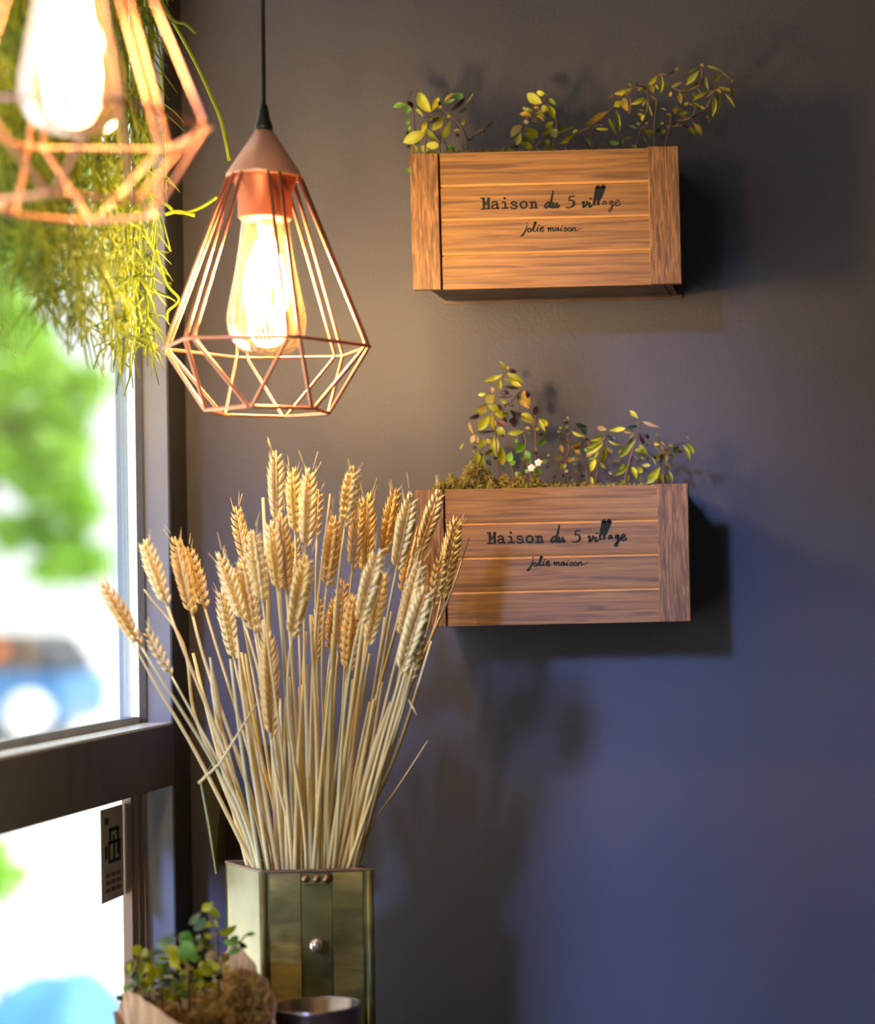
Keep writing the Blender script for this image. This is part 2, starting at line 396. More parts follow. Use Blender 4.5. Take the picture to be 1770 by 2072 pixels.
# ------------------------------------------------------------------ pendant lamps
def catmull(p, k=6):
    p = [Vector(x) for x in p]; out = []
    q = [p[0]*2-p[1]] + p + [p[-1]*2-p[-2]]
    for i in range(1, len(q)-2):
        for j in range(k):
            t = j/k
            out.append(.5*((2*q[i]) + (q[i+1]-q[i-1])*t + (2*q[i-1]-5*q[i]+4*q[i+1]-q[i+2])*t*t + (3*q[i]-q[i-1]-3*q[i+1]+q[i+2])*t**3))
    out.append(p[-1]); return out
def pendant(cx, cy, zr, label, rot0, group, glow='glow'):
    """zr: height of the wide ring"""
    root = empty('pendant_lamp', (cx, cy, CE), label, 'lamp', group)
    R1, R2, R0 = .1015, .0615, .0360
    zc1 = zr + .172; zc0 = zc1 + .0455; zbm = zr - .0645
    cap = MB().lathe([(.0, zc0+.001), (.0088, zc0), (.037, zc1+.001), (.0375, zc1-.002), (.0355, zc1-.002), (.010, zc0-.006), (0, zc0-.006)], (cx, cy, 0), 48)
    part('shade_cap', cap, M['copper'], root, True)
    soc = MB().lathe([(.0, zc1+.004), (.031, zc1+.004), (.031, zc1-.004), (.0265, zc1-.016), (.0262, zc1-.042), (.0245, zc1-.044), (.0, zc1-.044)], (cx, cy, 0), 40)
    s = part('socket', soc, M['copper_cup'], root, True)
    gl = MB().lathe([(.0, zc0+.026), (.0036, zc0+.026), (.0050, zc0+.020), (.0062, zc0+.012), (.0086, zc0+.005), (.0088, zc0), (0, zc0)], (cx, cy, 0), 24)
    part('cord_grip', gl, M['black'], root, True)
    part('cord', MB().tube([(cx, cy, zc0+.02), (cx+.0005, cy, zc0+.3), (cx, cy, CE-.02)], .0026, 10), M['black'], root, True)
    part('ceiling_rose', MB().lathe([(0, CE-.03), (.02, CE-.028), (.045, CE-.004), (.045, CE), (0, CE)], (cx, cy, 0), 24), M['black'], root, True)
    v1 = [rot0 + i*60 for i in range(6)]; wr = .0019
    def pt(r, deg, z): a = math.radians(deg); return Vector((cx+r*math.cos(a), cy+r*math.sin(a), z))
    for a in v1:
        for s_ in (-1, 1):
            top = pt(.0355, a+s_*9, zc1-.001); mid = pt(R1, a+s_*3.0, zr); bot = pt(R2, a+s_*28.5, zbm)
            k1 = mid.lerp(top, .045); k2 = mid.lerp(bot, .07)
            e = bot.lerp(mid, .03)
            part('wire', MB().tube([top, k1, mid*.8+(k1+k2)*.1, k2, e, bot], wr, 8), M['copper_wire'], root, True)
    part('ring', MB().tube([pt(R1+.0005, a+d, zr) for a in v1 for d in (-3, 3)], wr, 8, closed=True), M['copper_wire'], root, True, label='wide six-sided copper ring')
    part('ring', MB().tube([pt(R2, a+d, zbm) for a in v1 for d in (28, 32)], wr, 8, closed=True), M['copper_wire'], root, True, label='small bottom copper ring')
    part('ring', MB().tube([pt(.0357, a, zc1-.0015) for a in range(0, 360, 12)], wr*.8, 8, closed=True), M['copper_wire'], root, True, label='top copper ring under the cap')
    # bulb
    zt_ = zc1-.044
    prof = [(.0232, 0), (.0240, -.010), (.0262, -.028), (.0300, -.052), (.0345, -.074), (.0380, -.092), (.0388, -.102), (.0378, -.112), (.0335, -.123), (.0250, -.132), (.0130, -.1365), (.004, -.1375), (0, -.1376)]
    b = empty_part('bulb', root)
    part('glass', MB().lathe(prof, (cx, cy, zt_), 40), M['bulb'], b, True, label='amber teardrop glass')
    fil = MB()
    for i in range(12):
        a = 2*math.pi*i/12
        p = []
        for k in range(7):
            t = k/6; rr = .0075 + .0135*math.sin(t*math.pi*.80+.05)  # cage widened to imitate the bloom of the bulb
            a2 = a + t*.5
            p.append((cx+rr*math.cos(a2), cy+rr*math.sin(a2), zt_-.022-.083*t))
        fil.tube(p, .0013, 6)
    fil.tube([(cx, cy, zt_-.018), (cx, cy, zt_-.026)], .007, 10)
    part('filament', fil, M[glow], b, True, label='glowing white-hot filament cage')
    part('glass_stem', MB().lathe([(.0, .004), (.010, .002), (.006, -.016), (0, -.0165)], (cx, cy, zt_), 16), M['white'], b, True)
    return root
def empty_part(name, parent):
    o = bpy.data.objects.new(name, None); C.objects.link(o); o.parent = parent; o.empty_display_size = .01; return o
LA = P(540, 703, -.35)
pendant(LA.x, LA.y, LA.z, 'copper wire pendant lamp hanging whole before the dark wall, above the wheat', 0, 'copper cage pendant lamps')
LB = P(146, 252, -.85)
pendant(LB.x, LB.y, LB.z, 'blurred copper pendant lamp nearest the window, cut by the top left corner', 6, 'copper cage pendant lamps', 'glow_soft')

# ------------------------------------------------------------------ lettering
def O(cx, cy, rx, ry): return [(cx+rx*math.cos(a*math.pi/5), cy+ry*math.sin(a*math.pi/5)) for a in range(11)]
# (points, width or widths, smooth?) in a 5.206x enlargement
LET = [([(145,322),(150,430)],15,0),([(197,322),(200,428)],15,0),([(142,325),(172,388),(200,322)],14,0),([(117,322),(158,320)],9,0),
 ([(184,320),(213,318)],9,0),([(122,433),(170,431)],9,0),([(180,430),(213,428)],9,0),
 ([(236,368),(255,355),(282,360),(290,380),(290,424),(308,424)],11,1),([(290,386),(252,390),(234,408),(246,427),(274,424),(290,408)],11,1),
 ([(366,316),(372,322)],15,0),([(345,362),(374,360),(375,422)],12,0),([(338,425),(408,421)],10,0),
 ([(494,376),(478,358),(450,358),(438,372),(455,388),(485,395),(498,410),(482,425),(450,427),(436,412)],10,1),
 (O(568,388,33,34),12,1),([(630,360),(652,358),(654,420)],12,0),([(630,423),(674,421)],9,0),([(654,377),(670,359),(688,362),(694,382),(695,420)],12,1),([(680,421),(714,419)],9,0),
 ([(852,368),(828,362),(800,386),(793,410),(812,419),(838,396),(852,366)],14,1),([(878,238),(864,315),(846,398),(852,418),(864,410)],[8,13,13,10,6],1),
 ([(882,368),(869,405),(882,418),(905,398),(918,370)],14,1),([(918,370),(910,408),(925,416),(940,398)],13,1),
 ([(1102,299),(1053,300),(1044,345)],9,0),([(1044,345),(1075,341),(1095,362),(1090,395),(1060,414),(1030,418),(1012,410)],[8,10,13,13,10,8,6],1),
 ([(1184,366),(1200,358),(1199,392),(1196,414),(1222,396),(1240,366),(1232,354)],13,1),
 ([(1264,368),(1256,404),(1268,411),(1288,396)],12,1),([(1270,321),(1275,327)],13,0),
 ([(1352,200),(1330,290),(1306,368),(1312,390),(1328,380)],[34,28,14,11,6],1),([(1407,196),(1374,290),(1348,366),(1353,387),(1372,374)],[34,28,14,11,6],1)]
LET_TAIL = [([(1432,350),(1410,350),(1396,375),(1406,386),(1430,356),(1428,380),(1446,376)],11,1),
 ([(1502,346),(1482,346),(1468,368),(1480,382),(1504,350),(1496,420),(1480,462),(1464,446),(1500,408),(1530,382)],13,1),
 ([(1528,378),(1562,362),(1572,346),(1556,338),(1536,356),(1536,388),(1560,398),(1588,378)],13,1)]
LET2 = [([(604,608),(592,650),(562,700),(542,718)],[8,10,14,12],1),([(598,580),(602,585)],9,0),(O(628,655,17,19),9,1),
 ([(655,664),(676,612),(692,574)],[7,14,22],1),([(692,574),(672,640),(680,668),(700,660)],[22,10,10,6],1),
 ([(716,626),(709,660),(726,664)],9,1),([(727,603),(731,607)],10,0),([(740,650),(768,640),(771,622),(752,625),(742,655),(760,670),(786,655)],9,1),
 ([(818,642),(833,628),(828,666)],8,1),([(830,648),(850,628),(852,666)],8,1),([(855,646),(875,628),(878,662),(892,660)],8,1),
 ([(932,629),(908,632),(900,656),(918,660),(935,632),(933,660),(950,656)],8,1),([(964,630),(956,660),(972,661)],8,1),([(974,609),(978,612)],9,0),
 ([(990,650),(1008,628),(1018,655),(1002,668),(990,660)],8,1),(O(1050,648,17,17),8,1),
 ([(1084,632),(1080,666)],8,0),([(1082,650),(1105,628),(1112,645),(1112,662),(1135,655),(1182,631)],[8,8,8,7,5,3],1)]
def lettering(strokes, tf, thin=1.0):
    mb = MB(); dep = 0
    for pts, wd, sm in strokes:
        wds = list(wd) if hasattr(wd, '__len__') else [wd]*len(pts)
        pp = [Vector((x, y, w_)) for (x, y), w_ in zip(pts, wds)]
        if sm and len(pp) > 2: pp = catmull(pp, 5)
        vs = []; fs = []
        for i, p in enumerate(pp):
            t = pp[min(i+1, len(pp)-1)] - pp[max(i-1, 0)]; t.z = 0
            t = t.normalized() if t.length > 1e-6 else Vector((1, 0, 0))
            nx, ny = -t.y, t.x; h = p.z*.58*thin
            vs.append(tf(p.x+nx*h, p.y+ny*h, dep)); vs.append(tf(p.x-nx*h, p.y-ny*h, dep))
        for i in range(len(pp)-1): fs.append((2*i, 2*i+1, 2*i+3, 2*i+2))
        for p in (pp[0], pp[-1]):
            o = len(vs); h = p.z*.5*thin
            vs += [tf(p.x+h*math.cos(a*math.pi/4), p.y+h*math.sin(a*math.pi/4), dep) for a in range(8)]
            fs.append(tuple(range(o, o+8)))
        mb.add(vs, fs); dep += 1
    return mb

# ------------------------------------------------------------------ crates
YCF = -.12
def crate(cpx, cpy, wid, hei, rot, label, tx, ty, faded):
    c0 = P(cpx, cpy, YCF)
    root = empty('planter_crate', c0, label, 'crate', 'printed wooden wall crates')
    root['_local'] = 1
    root.rotation_euler = (0, -rot, 0)
    W, H = wid/2, hei/2; D = -YCF - .0015; lw, rw = .0312, .0345
    # local frame: x right, y into the wall, z up; y=0 front face of uprights
    part('upright', MB().box((-W, 0, -H), (-W+lw, .009, H)), M['board'], root, bevel=.0008)
    part('upright', MB().box((W-rw, -.0012, -H), (W, .009, H+.001)), M['board'], root, bevel=.0008)
    x0, x1 = -W+lw+.0018, W-rw-.0003
    ph = (2*H)/4; ch = .0022; y0 = .0022; yb_ = .010
    for k in range(4):
        za = H-(k+1)*ph+.0002; zb_ = H-k*ph-.0002
        ct = ch if k > 0 else .0003; cb = ch if k < 3 else .0003
        mb = MB()
        prof = [(yb_, za), (y0+cb, za), (y0, za+cb), (y0, zb_-ct), (y0+ct, zb_), (yb_, zb_)]
        vs = [(x0, y, z) for y, z in prof] + [(x1, y, z) for y, z in prof]
        mb.add(vs, [(0, 6, 11, 5)], 0)
        mb.add(vs, [(2, 3, 9, 8), (4, 5, 11, 10), (0, 1, 7, 6), (5, 4, 3, 2, 1, 0), (6, 7, 8, 9, 10, 11)], 0)
        mb.add(vs, [(1, 2, 8, 7), (3, 4, 10, 9)], 1)
        part('plank', mb, [M['plank'], M['groove']], root)
    iw = W-.014
    for s_ in (-1, 1):
        for k in range(3):
            zz = -H+.003+k*(2*H-.004)/3
            part('side_slat', MB().box((s_*(iw-.008), .0105, zz), (s_*iw, D, zz+(2*H-.004)/3-.0015)), M['body_wood'], root)
        part('corner_post', MB().box((s_*(iw-.008-.014), .0105, -H+.012), (s_*(iw-.0085), .026, H-.006)), M['body_wood'], root)
    part('back_panel', MB().box((-iw+.009, D-.006, -H+.002), (iw-.009, D, H-.004)), M['body_wood'], root)
    for k in range(3):
        ya_ = .011+k*(D-.0175)/3
        part('bottom_slat', MB().box((-iw+.009, ya_, -H+.002), (iw-.009, ya_+(D-.0175)/3-.002, -H+.009)), M['body_wood'], root)
    part('back_rail', MB().box((-iw-.004, D-.001, -H-.001), (iw+.004, D+.001, -H+.014)), M['body_wood'], root)
    part('soil', MB().box((-iw+.0095, .0125, -H+.0095), (iw-.0095, D-.0065, H-.022)), M['soil'], root, kind='stuff')
    inv = (Matrix.Translation(c0) @ Matrix.Rotation(-rot, 4, 'Y')).inverted()
    def tf(x, y, k):
        q = inv @ P(tx + x/5.206, ty + y/5.206, YCF+.0020)
        return (q.x, .0021 - .0004 - k*.000004, q.z)
    part('lettering', lettering(LET, tf, 1.28), M['ink'], root, label='printed words Maison du 5 vill')
    part('lettering', lettering(LET_TAIL, tf, .8 if faded else 1.15), M['ink_faded'] if faded else M['ink'], root,
         label='worn faint letters age' if faded else 'bold letters age')
    part('lettering', lettering(LET2, tf, 1.15 if faded else 1.25), M['ink'], root, label='printed words jolie maison')
    return root
crate(1104, 442, .2990, .1520, .0105, 'upper wooden wall crate with worn village lettering and long trailing sprig', 950, 340, True)
crate(1118.5, 1124.5, .3035, .1525, .0080, 'lower wooden wall crate with clear lettering, left end behind the wheat', 962.3, 1016.4, False)

# ------------------------------------------------------------------ leafy sprigs
def leaf_mesh(kind, mat):
    mb = MB(); n = 7; vs = []
    for i in range(n+1):
        t = i/n
        if kind == 0: wv = math.sin(math.pi*t**.9)**.75
        elif kind == 1: wv = math.sin(math.pi*t**1.35)**.7     # widest towards the tip
        else: wv = math.sin(math.pi*t)**1.1
        wv = max(wv, .06 if i == 0 else .03)
        cz = (.10, -.14, .05)[kind]*math.sin(math.pi*t) + (-.08*t*t)
        for s_ in (-1, 0, 1): vs.append((t, s_*wv*.5, cz + abs(s_)*wv*.10))
    fs = []
    for i in range(n):
        a = i*3
        fs += [(a, a+3, a+4, a+1), (a+1, a+4, a+5, a+2)]
    o = len(vs)
    mb.add(vs, fs)
    mb.add([(x, y, z-.012) for x, y, z in vs], [tuple(reversed(f)) for f in fs])
    return mb.mesh('leaf', mat, True)
LM = {(k, c): leaf_mesh(k, m) for c, m in LEAF.items() for k in range(3)}
def place_leaf(root, b, t, wid, col, rr, flip=.5):
    d = t-b; L = d.length
    if L < 1e-5: return
    u = d/L
    view = Vector((.25, -1, -.1)).normalized()
    n = view - u*view.dot(u)
    n = (Matrix.Rotation(rr.uniform(-.5, .5), 3, u) @ n).normalized()
    s = n.cross(u)
    kind = rr.choice((0, 0, 1, 2))
    m = Matrix(((u.x*L, s.x*wid, n.x*L, b.x), (u.y*L, s.y*wid, n.y*L, b.y), (u.z*L, s.z*wid, n.z*L, b.z), (0, 0, 0, 1)))
    o = link('leaf', LM[(kind, col)], root)
    o.matrix_local = Matrix.Translation(-root.location) @ m
def sprig(name, label, group, origin, scale, Y0, spread, leaves, stems, basepx, cat='plant', seed=1, drop=.02, stem_r=.0010, bottom=None):
    rr = random.Random(seed)
    ox, oy = origin
    g = lambda x, y, Y: P(ox+x/scale, oy+y/scale, Y)
    base = P(basepx[0], basepx[1], Y0)
    if bottom is not None: base.z = bottom
    root = empty(name, base, label, cat, group)
    mb = MB()
    for s in stems:
        ys = [Y0 + rr.uniform(-spread, spread)*.35 for _ in s]
        pts = [g(x, y, yy) for (x, y), yy in zip(s, ys)]
        if s[0][2:] == () and s[0][1] > -1e9 and getattr(s, 'x', None) is None:
            pass
        if abs(pts[0].z - base.z) < .08 and pts[0].z > base.z and s is not None and (oy+s[0][1]/scale) > basepx[1]-6:
            pts = [Vector((pts[0].x*.8+base.x*.2, Y0, base.z))] + pts
        cp = catmull(pts, 5) if len(pts) > 2 else pts
        k = len(cp)
        mb.tube(cp, [stem_r*(1.25-.75*i/(k-1)) for i in range(k)], 6)
    part('stem', mb, M['stem'], root, True)
    for L in leaves:
        x0, y0, x1, y1, wd, col = L
        yb_ = Y0 + rr.uniform(-spread, spread)
        dy = rr.uniform(-.35, .35)*math.hypot(x1-x0, y1-y0)/scale/1830
        a = g(x0, y0, yb_); b = g(x1, y1, yb_+dy)
        place_leaf(root, a, b, wd/scale*(2.5+yb_)/F_PX*1.12, col, rr)
    return root
GU, GL_ = 'leafy sprigs in the upper crate', 'leafy sprigs in the lower crate'
# coordinates below are in enlargements of the photograph
sprig('leafy_sprig', 'broad-leaved bright sprig at the left end of the upper crate', GU, (780, 160), 8.045, -.062, .028, [
 (735,540,520,210,170,'y'),(750,530,870,300,80,'y'),(910,490,615,650,55,'d'),(870,625,700,750,52,'d'),(1060,520,1300,305,58,'d'),
 (950,620,760,830,135,'y'),(1050,680,930,980,95,'y'),(650,800,870,1030,72,'y'),(650,850,280,1040,165,'y'),(660,700,590,860,80,'y'),
 (615,610,480,480,52,'y'),(900,1050,650,1090,115,'y'),(1000,1110,1135,1170,105,'g'),(700,1170,560,1110,100,'l'),(920,1190,640,1180,45,'y'),
 (500,1200,450,1060,62,'y'),(330,410,115,455,78,'g'),(350,420,360,560,115,'g'),(445,475,360,350,75,'d'),(380,640,350,750,62,'g'),
 (400,760,370,840,45,'g'),(410,840,340,900,62,'k'),(925,410,1130,320,48,'g'),(960,370,1130,220,45,'o'),(1110,240,1260,300,100,'g'),
 (1290,420,1430,230,34,'l'),(1230,750,1280,650,62,'l'),(800,610,710,670,55,'y'),(1010,630,1050,580,50,'y'),(400,1440,345,1525,62,'g'),
 (410,1080,330,1130,40,'d'),(1200,560,1270,500,45,'k'),(1130,900,1200,920,62,'r'),(830,450,920,450,45,'y'),(860,360,900,420,60,'d'),(560,1050,500,1010,60,'k'),(1310,470,1260,560,60,'k'),(1100,840,1220,830,40,'l'),(1330,600,1330,700,60,'d')],
 [[(640,1230),(660,900),(690,720),(740,540)],[(900,1230),(870,1030),(960,600),(920,420)],[(480,1230),(465,850),(440,500),(340,380),(440,190)],
  [(1300,1230),(1310,980),(1230,780),(1060,590),(980,540)],[(1310,980),(1380,985),(1440,900),(1600,800),(1740,700)],[(1600,800),(1570,920)],[(1020,1230),(990,1100),(940,960)],[(640,850),(400,1000)],[(480,1000),(400,1300),(400,1440)],[(720,1000),(900,1050)]],
 (870, 306), seed=3, bottom=P(870, 318, -.06).z)
sprig('leafy_sprig', 'small-leaved sprig rising in the middle of the upper crate', GU, (1010, 160), 8.045, -.060, .026, [
 (690,390,440,240,150,'y'),(740,240,600,215,85,'y'),(810,315,920,415,62,'y'),(690,440,800,515,95,'y'),(790,420,900,650,105,'y'),
 (545,520,370,465,62,'y'),(520,600,330,565,82,'o'),(650,450,560,480,62,'o'),(575,540,770,650,52,'y'),(600,600,730,680,42,'o'),
 (610,640,540,690,90,'o'),(480,700,400,690,62,'p'),(380,760,180,930,125,'o'),(440,800,620,950,140,'y'),(410,875,570,1030,65,'y'),
 (350,880,280,1070,85,'y'),(360,1030,540,1110,120,'y'),(880,690,760,790,85,'y'),(870,780,700,920,62,'y'),(950,820,830,930,140,'l'),
 (960,700,990,880,52,'l'),(730,1010,835,1030,72,'y'),(740,1080,840,1160,92,'l'),(400,950,450,1080,100,'l'),(900,980,860,900,60,'k'),(640,520,720,560,70,'l')],
 [[(290,1190),(300,1090),(350,880),(400,700),(540,540),(700,390),(780,230)],[(870,1190),(900,900),(930,690),(780,400),(720,300)],[(540,1170),(700,1010),(780,1010)],[(290,1100),(120,1120)],[(880,1050),(960,1110)]],
 (1085, 304), seed=5, bottom=P(1085, 316, -.06).z)
sprig('leafy_sprig', 'long arching sprig trailing beyond the right end of the upper crate', GU, (1170, 110), 9.833, -.062, .026, [
 (-70,1440,-470,1590,62,'l'),(-130,1600,-350,1780,90,'y'),(-15,1490,-110,1570,62,'y'),
 (130,1410,575,1130,115,'o'),(1060,690,710,790,95,'y'),(1020,740,900,800,60,'o'),(700,800,580,900,28,'o'),(890,870,970,1120,140,'o'),(990,800,1010,1190,38,'o'),
 (840,940,710,1040,115,'y'),(1310,850,1050,1000,88,'y'),(730,1090,820,1550,66,'y'),(600,1270,750,1590,66,'y'),(680,1290,720,1500,52,'l'),
 (600,1490,340,1480,52,'y'),(1050,640,990,580,52,'y'),(1190,680,1230,730,65,'y'),(1280,640,1260,720,65,'y'),(1300,620,1350,720,75,'l'),(1150,560,1170,640,62,'l'),
 (1550,420,1380,620,88,'y'),(1640,400,1640,790,82,'y'),(1520,600,1600,700,44,'y'),(1440,620,1490,780,90,'o'),(1680,540,1760,680,88,'y'),(1620,380,1760,430,48,'p'),
 (1430,830,1580,1000,55,'p'),(1500,920,1550,1040,90,'o'),(1350,900,1270,1040,42,'l'),(1400,930,1330,990,88,'l'),(1380,960,1460,1240,38,'y'),(1320,1130,1140,1090,44,'l'),
 (1310,1220,1160,1180,72,'o'),(1320,1200,1260,1320,95,'y'),(1240,1370,1150,1390,62,'y'),(1260,1420,1310,1490,66,'y'),(1380,1350,1320,1390,44,'o'),
 (1300,1500,1440,1640,85,'y'),(1400,1500,1460,1620,100,'l'),(940,1410,1160,1470,66,'k'),(880,1590,1090,1540,30,'l'),(1060,1640,890,1690,66,'l'),
 (820,1770,600,1750,95,'g'),(870,1660,880,1790,44,'l'),(1270,1620,1380,1850,55,'l'),(1140,1800,1100,1890,110,'l'),(250,1880,120,1640,38,'l'),(290,1870,240,1610,38,'l'),(250,1880,190,1650,30,'l')],
 [[(1150,1920),(1210,1640),(1260,1450),(1350,1160),(1390,880),(1320,700),(1100,640)],[(-250,1890),(-60,1590),(200,1460),(640,1100),(870,830),(1080,650),(1390,620),(1600,390)],[(1520,1900),(1510,1400),(1550,1040),(1550,850)],
  [(830,1920),(830,1660),(890,1590)],[(260,1900),(300,1480),(500,1400)],[(1600,390),(1780,390),(1900,330),(1960,300)]],
 (1290, 302), seed=8, bottom=P(1290, 314, -.06).z)
sprig('leafy_sprig', 'drooping cluster at the far right tip of the upper crate greenery', GU, (1320, 110), 9.833, -.060, .026, [
 (380,650,590,550,55,'l'),(910,250,700,380,46,'l'),(560,350,700,470,40,'p'),(920,320,660,620,110,'y'),(920,560,740,690,78,'l'),(1060,235,1410,350,58,'l'),
 (1420,370,1200,550,90,'y'),(980,250,980,180,62,'o'),(1110,720,1050,430,56,'y'),(1090,740,800,910,72,'y'),(800,760,830,890,66,'l'),(1200,720,1090,730,34,'y'),
 (1300,640,1690,710,58,'o'),(1540,640,1610,860,85,'l'),(1220,830,1200,1240,78,'y'),(1320,780,1290,1190,55,'y'),(1440,780,1640,1060,66,'l'),(1280,680,1360,780,56,'o'),
 (540,740,560,1000,98,'o'),(600,760,640,890,44,'o'),(720,950,620,1020,66,'y'),(370,740,340,840,55,'o'),(600,680,690,740,44,'l'),(880,650,950,760,34,'l'),
 (800,960,960,1110,55,'y'),(900,1020,1040,1090,55,'l'),(430,1060,470,1180,115,'o'),(490,1190,700,1150,66,'y'),(520,1090,600,1110,66,'l'),(560,1220,660,1280,56,'o'),
 (380,1250,270,1180,56,'o'),(280,1110,150,1070,28,'l'),(170,1340,200,1400,66,'l'),(440,1390,510,1400,56,'y'),(220,1480,220,1580,88,'o'),(310,1400,320,1490,66,'o'),
 (150,1470,60,1570,66,'k'),(190,1620,190,1700,56,'k'),(700,1440,840,1600,88,'y'),(830,1370,970,1630,88,'o'),(900,1370,980,1600,56,'y'),(1060,1230,1120,1290,56,'o'),
 (1110,1280,1120,1380,28,'o'),(440,290,530,300,66,'o'),(400,330,380,390,56,'y'),(1590,500,1570,560,44,'l'),(1560,380,1600,390,28,'l')],
 [[(230,1900),(340,1480),(370,1270),(440,1190),(500,1000)],[(360,1400),(500,1330),(740,1270),(870,1200),(1040,1090),(1140,930),(1250,700),(1240,620)],[(980,260),(990,480),(960,580),(760,700),(560,720),(380,650)],
  [(1420,360),(1500,440),(1600,520)],[(1250,700),(1300,640)],[(1250,700),(1450,770)],[(1060,240),(980,260),(910,250)],[(750,980),(860,1050),(790,1240)],[(1250,700),(1060,860)],[(830,1370),(800,1240)],[(700,1440),(560,1420),(380,1430)]],
 (1345, 300), seed=9, bottom=P(1345, 312, -.06).z)
# lower crate
sprig('leafy_sprig', 'tall sprig with dark purple and yellow leaves, highest in the lower crate', GL_, (920, 720), 7.4, -.060, .030, [
 (770,210,655,80,65,'l'),(795,215,930,240,62,'d'),(800,210,790,150,44,'o'),(790,250,1020,395,95,'y'),(740,340,990,445,75,'y'),(720,280,440,385,75,'y'),(660,360,670,520,65,'y'),
 (710,460,960,490,44,'d'),(680,540,820,555,62,'d'),(660,610,870,595,44,'d'),(545,460,570,560,55,'p'),(350,590,465,570,55,'y'),(590,590,460,700,125,'l'),(480,730,320,830,90,'o'),
 (500,810,340,870,66,'y'),(490,740,720,830,98,'y'),(600,860,810,870,98,'y'),(640,650,780,700,66,'l'),(780,690,890,760,66,'d'),(700,750,780,760,66,'g'),(380,880,210,950,66,'d'),
 (520,890,340,1130,118,'y'),(540,860,580,1090,98,'y'),(610,970,770,1030,76,'r'),(630,1080,750,1180,105,'y'),(820,810,990,960,95,'d'),(900,900,880,1080,135,'d'),(940,850,1190,930,62,'d'),
 (970,880,1190,1010,125,'y'),(1020,500,1120,740,115,'o'),(1080,520,1100,640,66,'d'),(940,560,960,690,44,'k'),(960,660,1110,780,76,'o'),(1220,760,1200,900,88,'d'),(1260,940,1390,1040,95,'y'),
 (1260,960,1350,1130,55,'y'),(1230,1070,1240,1120,52,'y'),(790,1165,1040,1130,76,'y'),(1130,1090,1050,1080,44,'o'),(600,1170,610,1510,125,'y'),(700,1360,720,1630,118,'y'),(740,1190,670,1230,55,'d'),
 (280,1170,210,970,42,'o'),(300,1180,240,1310,76,'p'),(320,1180,340,1310,55,'p'),(440,1240,390,1370,98,'y'),(340,1320,360,1420,66,'y'),(340,1450,310,1630,95,'y'),(410,1450,420,1770,76,'y'),
 (130,1300,70,1400,30,'y'),(570,1400,440,1500,88,'l'),(340,980,450,1010,50,'o'),(700,900,780,990,70,'d'),(640,730,740,800,80,'d'),(1090,1130,1130,1170,50,'k'),(1250,1180,1340,1180,40,'k'),(330,1140,600,1130,55,'d'),
 (470,1250,560,1300,60,'l'),(260,1370,330,1370,40,'d'),(290,1430,270,1440,60,'y'),(480,1550,540,1640,70,'k'),(620,1560,600,1500,60,'k')],
 [[(680,1950),(650,1700),(620,1300),(600,1100),(580,860),(600,600),(720,320),(790,200)],[(1200,1950),(1210,1300),(1200,1050),(1210,800)],[(600,800),(840,680),(930,580),(1040,500)],
  [(520,1950),(430,1600),(370,1430),(310,1290),(300,1180),(210,960)],[(1000,1950),(1050,1500),(1050,1200),(900,1100),(760,900)],[(1200,1050),(960,870)]],
 (1012, 986), seed=12, bottom=P(1012, 998, -.06).z)
fl = sprig('flowering_sprig', 'fresh green sprig with two tiny white flowers at the tall sprig foot', GL_, (920, 720), 7.4, -.082, .016, [
 (1020,1300,920,1450,118,'g'),(840,1430,800,1590,98,'g'),(1240,1340,1370,1250,88,'g'),(1060,1410,1130,1560,98,'g'),(910,1580,820,1620,76,'g'),(1190,1760,1280,1700,98,'g'),
 (1140,1560,1060,1640,56,'g'),(1400,1560,1300,1600,56,'g'),(970,1800,900,1740,66,'g'),(1420,1480,1380,1490,34,'g'),(960,1540,1040,1540,56,'g'),(940,1240,900,1300,50,'g'),(1180,1420,1240,1480,50,'k'),(760,1680,700,1720,70,'k'),(1030,1700,1100,1740,60,'g')],
 [[(1150,1950),(1120,1700),(1050,1500),(1040,1320)],[(900,1950),(860,1700),(810,1600)],[(1120,1700),(1250,1600),(1380,1560)],[(1120,1700),(1150,1680)],[(1200,1700),(1220,1400),(1250,1330)]],
 (1075, 986), seed=13, bottom=P(1075, 998, -.08).z)
for (x, y) in ((1150, 1680), (1255, 1600)):
    c_ = P(920+x/7.4, 720+y/7.4, -.10); fb = MB()
    for i in range(5):
        a = i*math.pi*.4+.3
        fb.ball((c_.x+.0022*math.cos(a), c_.y, c_.z+.0022*math.sin(a)), .0022, 8, 5, sc_=(1, .5, 1))
    part('flower', fb, M['petal'], fl, True, label='tiny white flower')
    cb = MB().ball((c_.x+.004, c_.y+.001, c_.z+.001), .0018, 8, 5)
    part('flower_bud', cb, M['yellow'], fl, True, label='yellow bud')
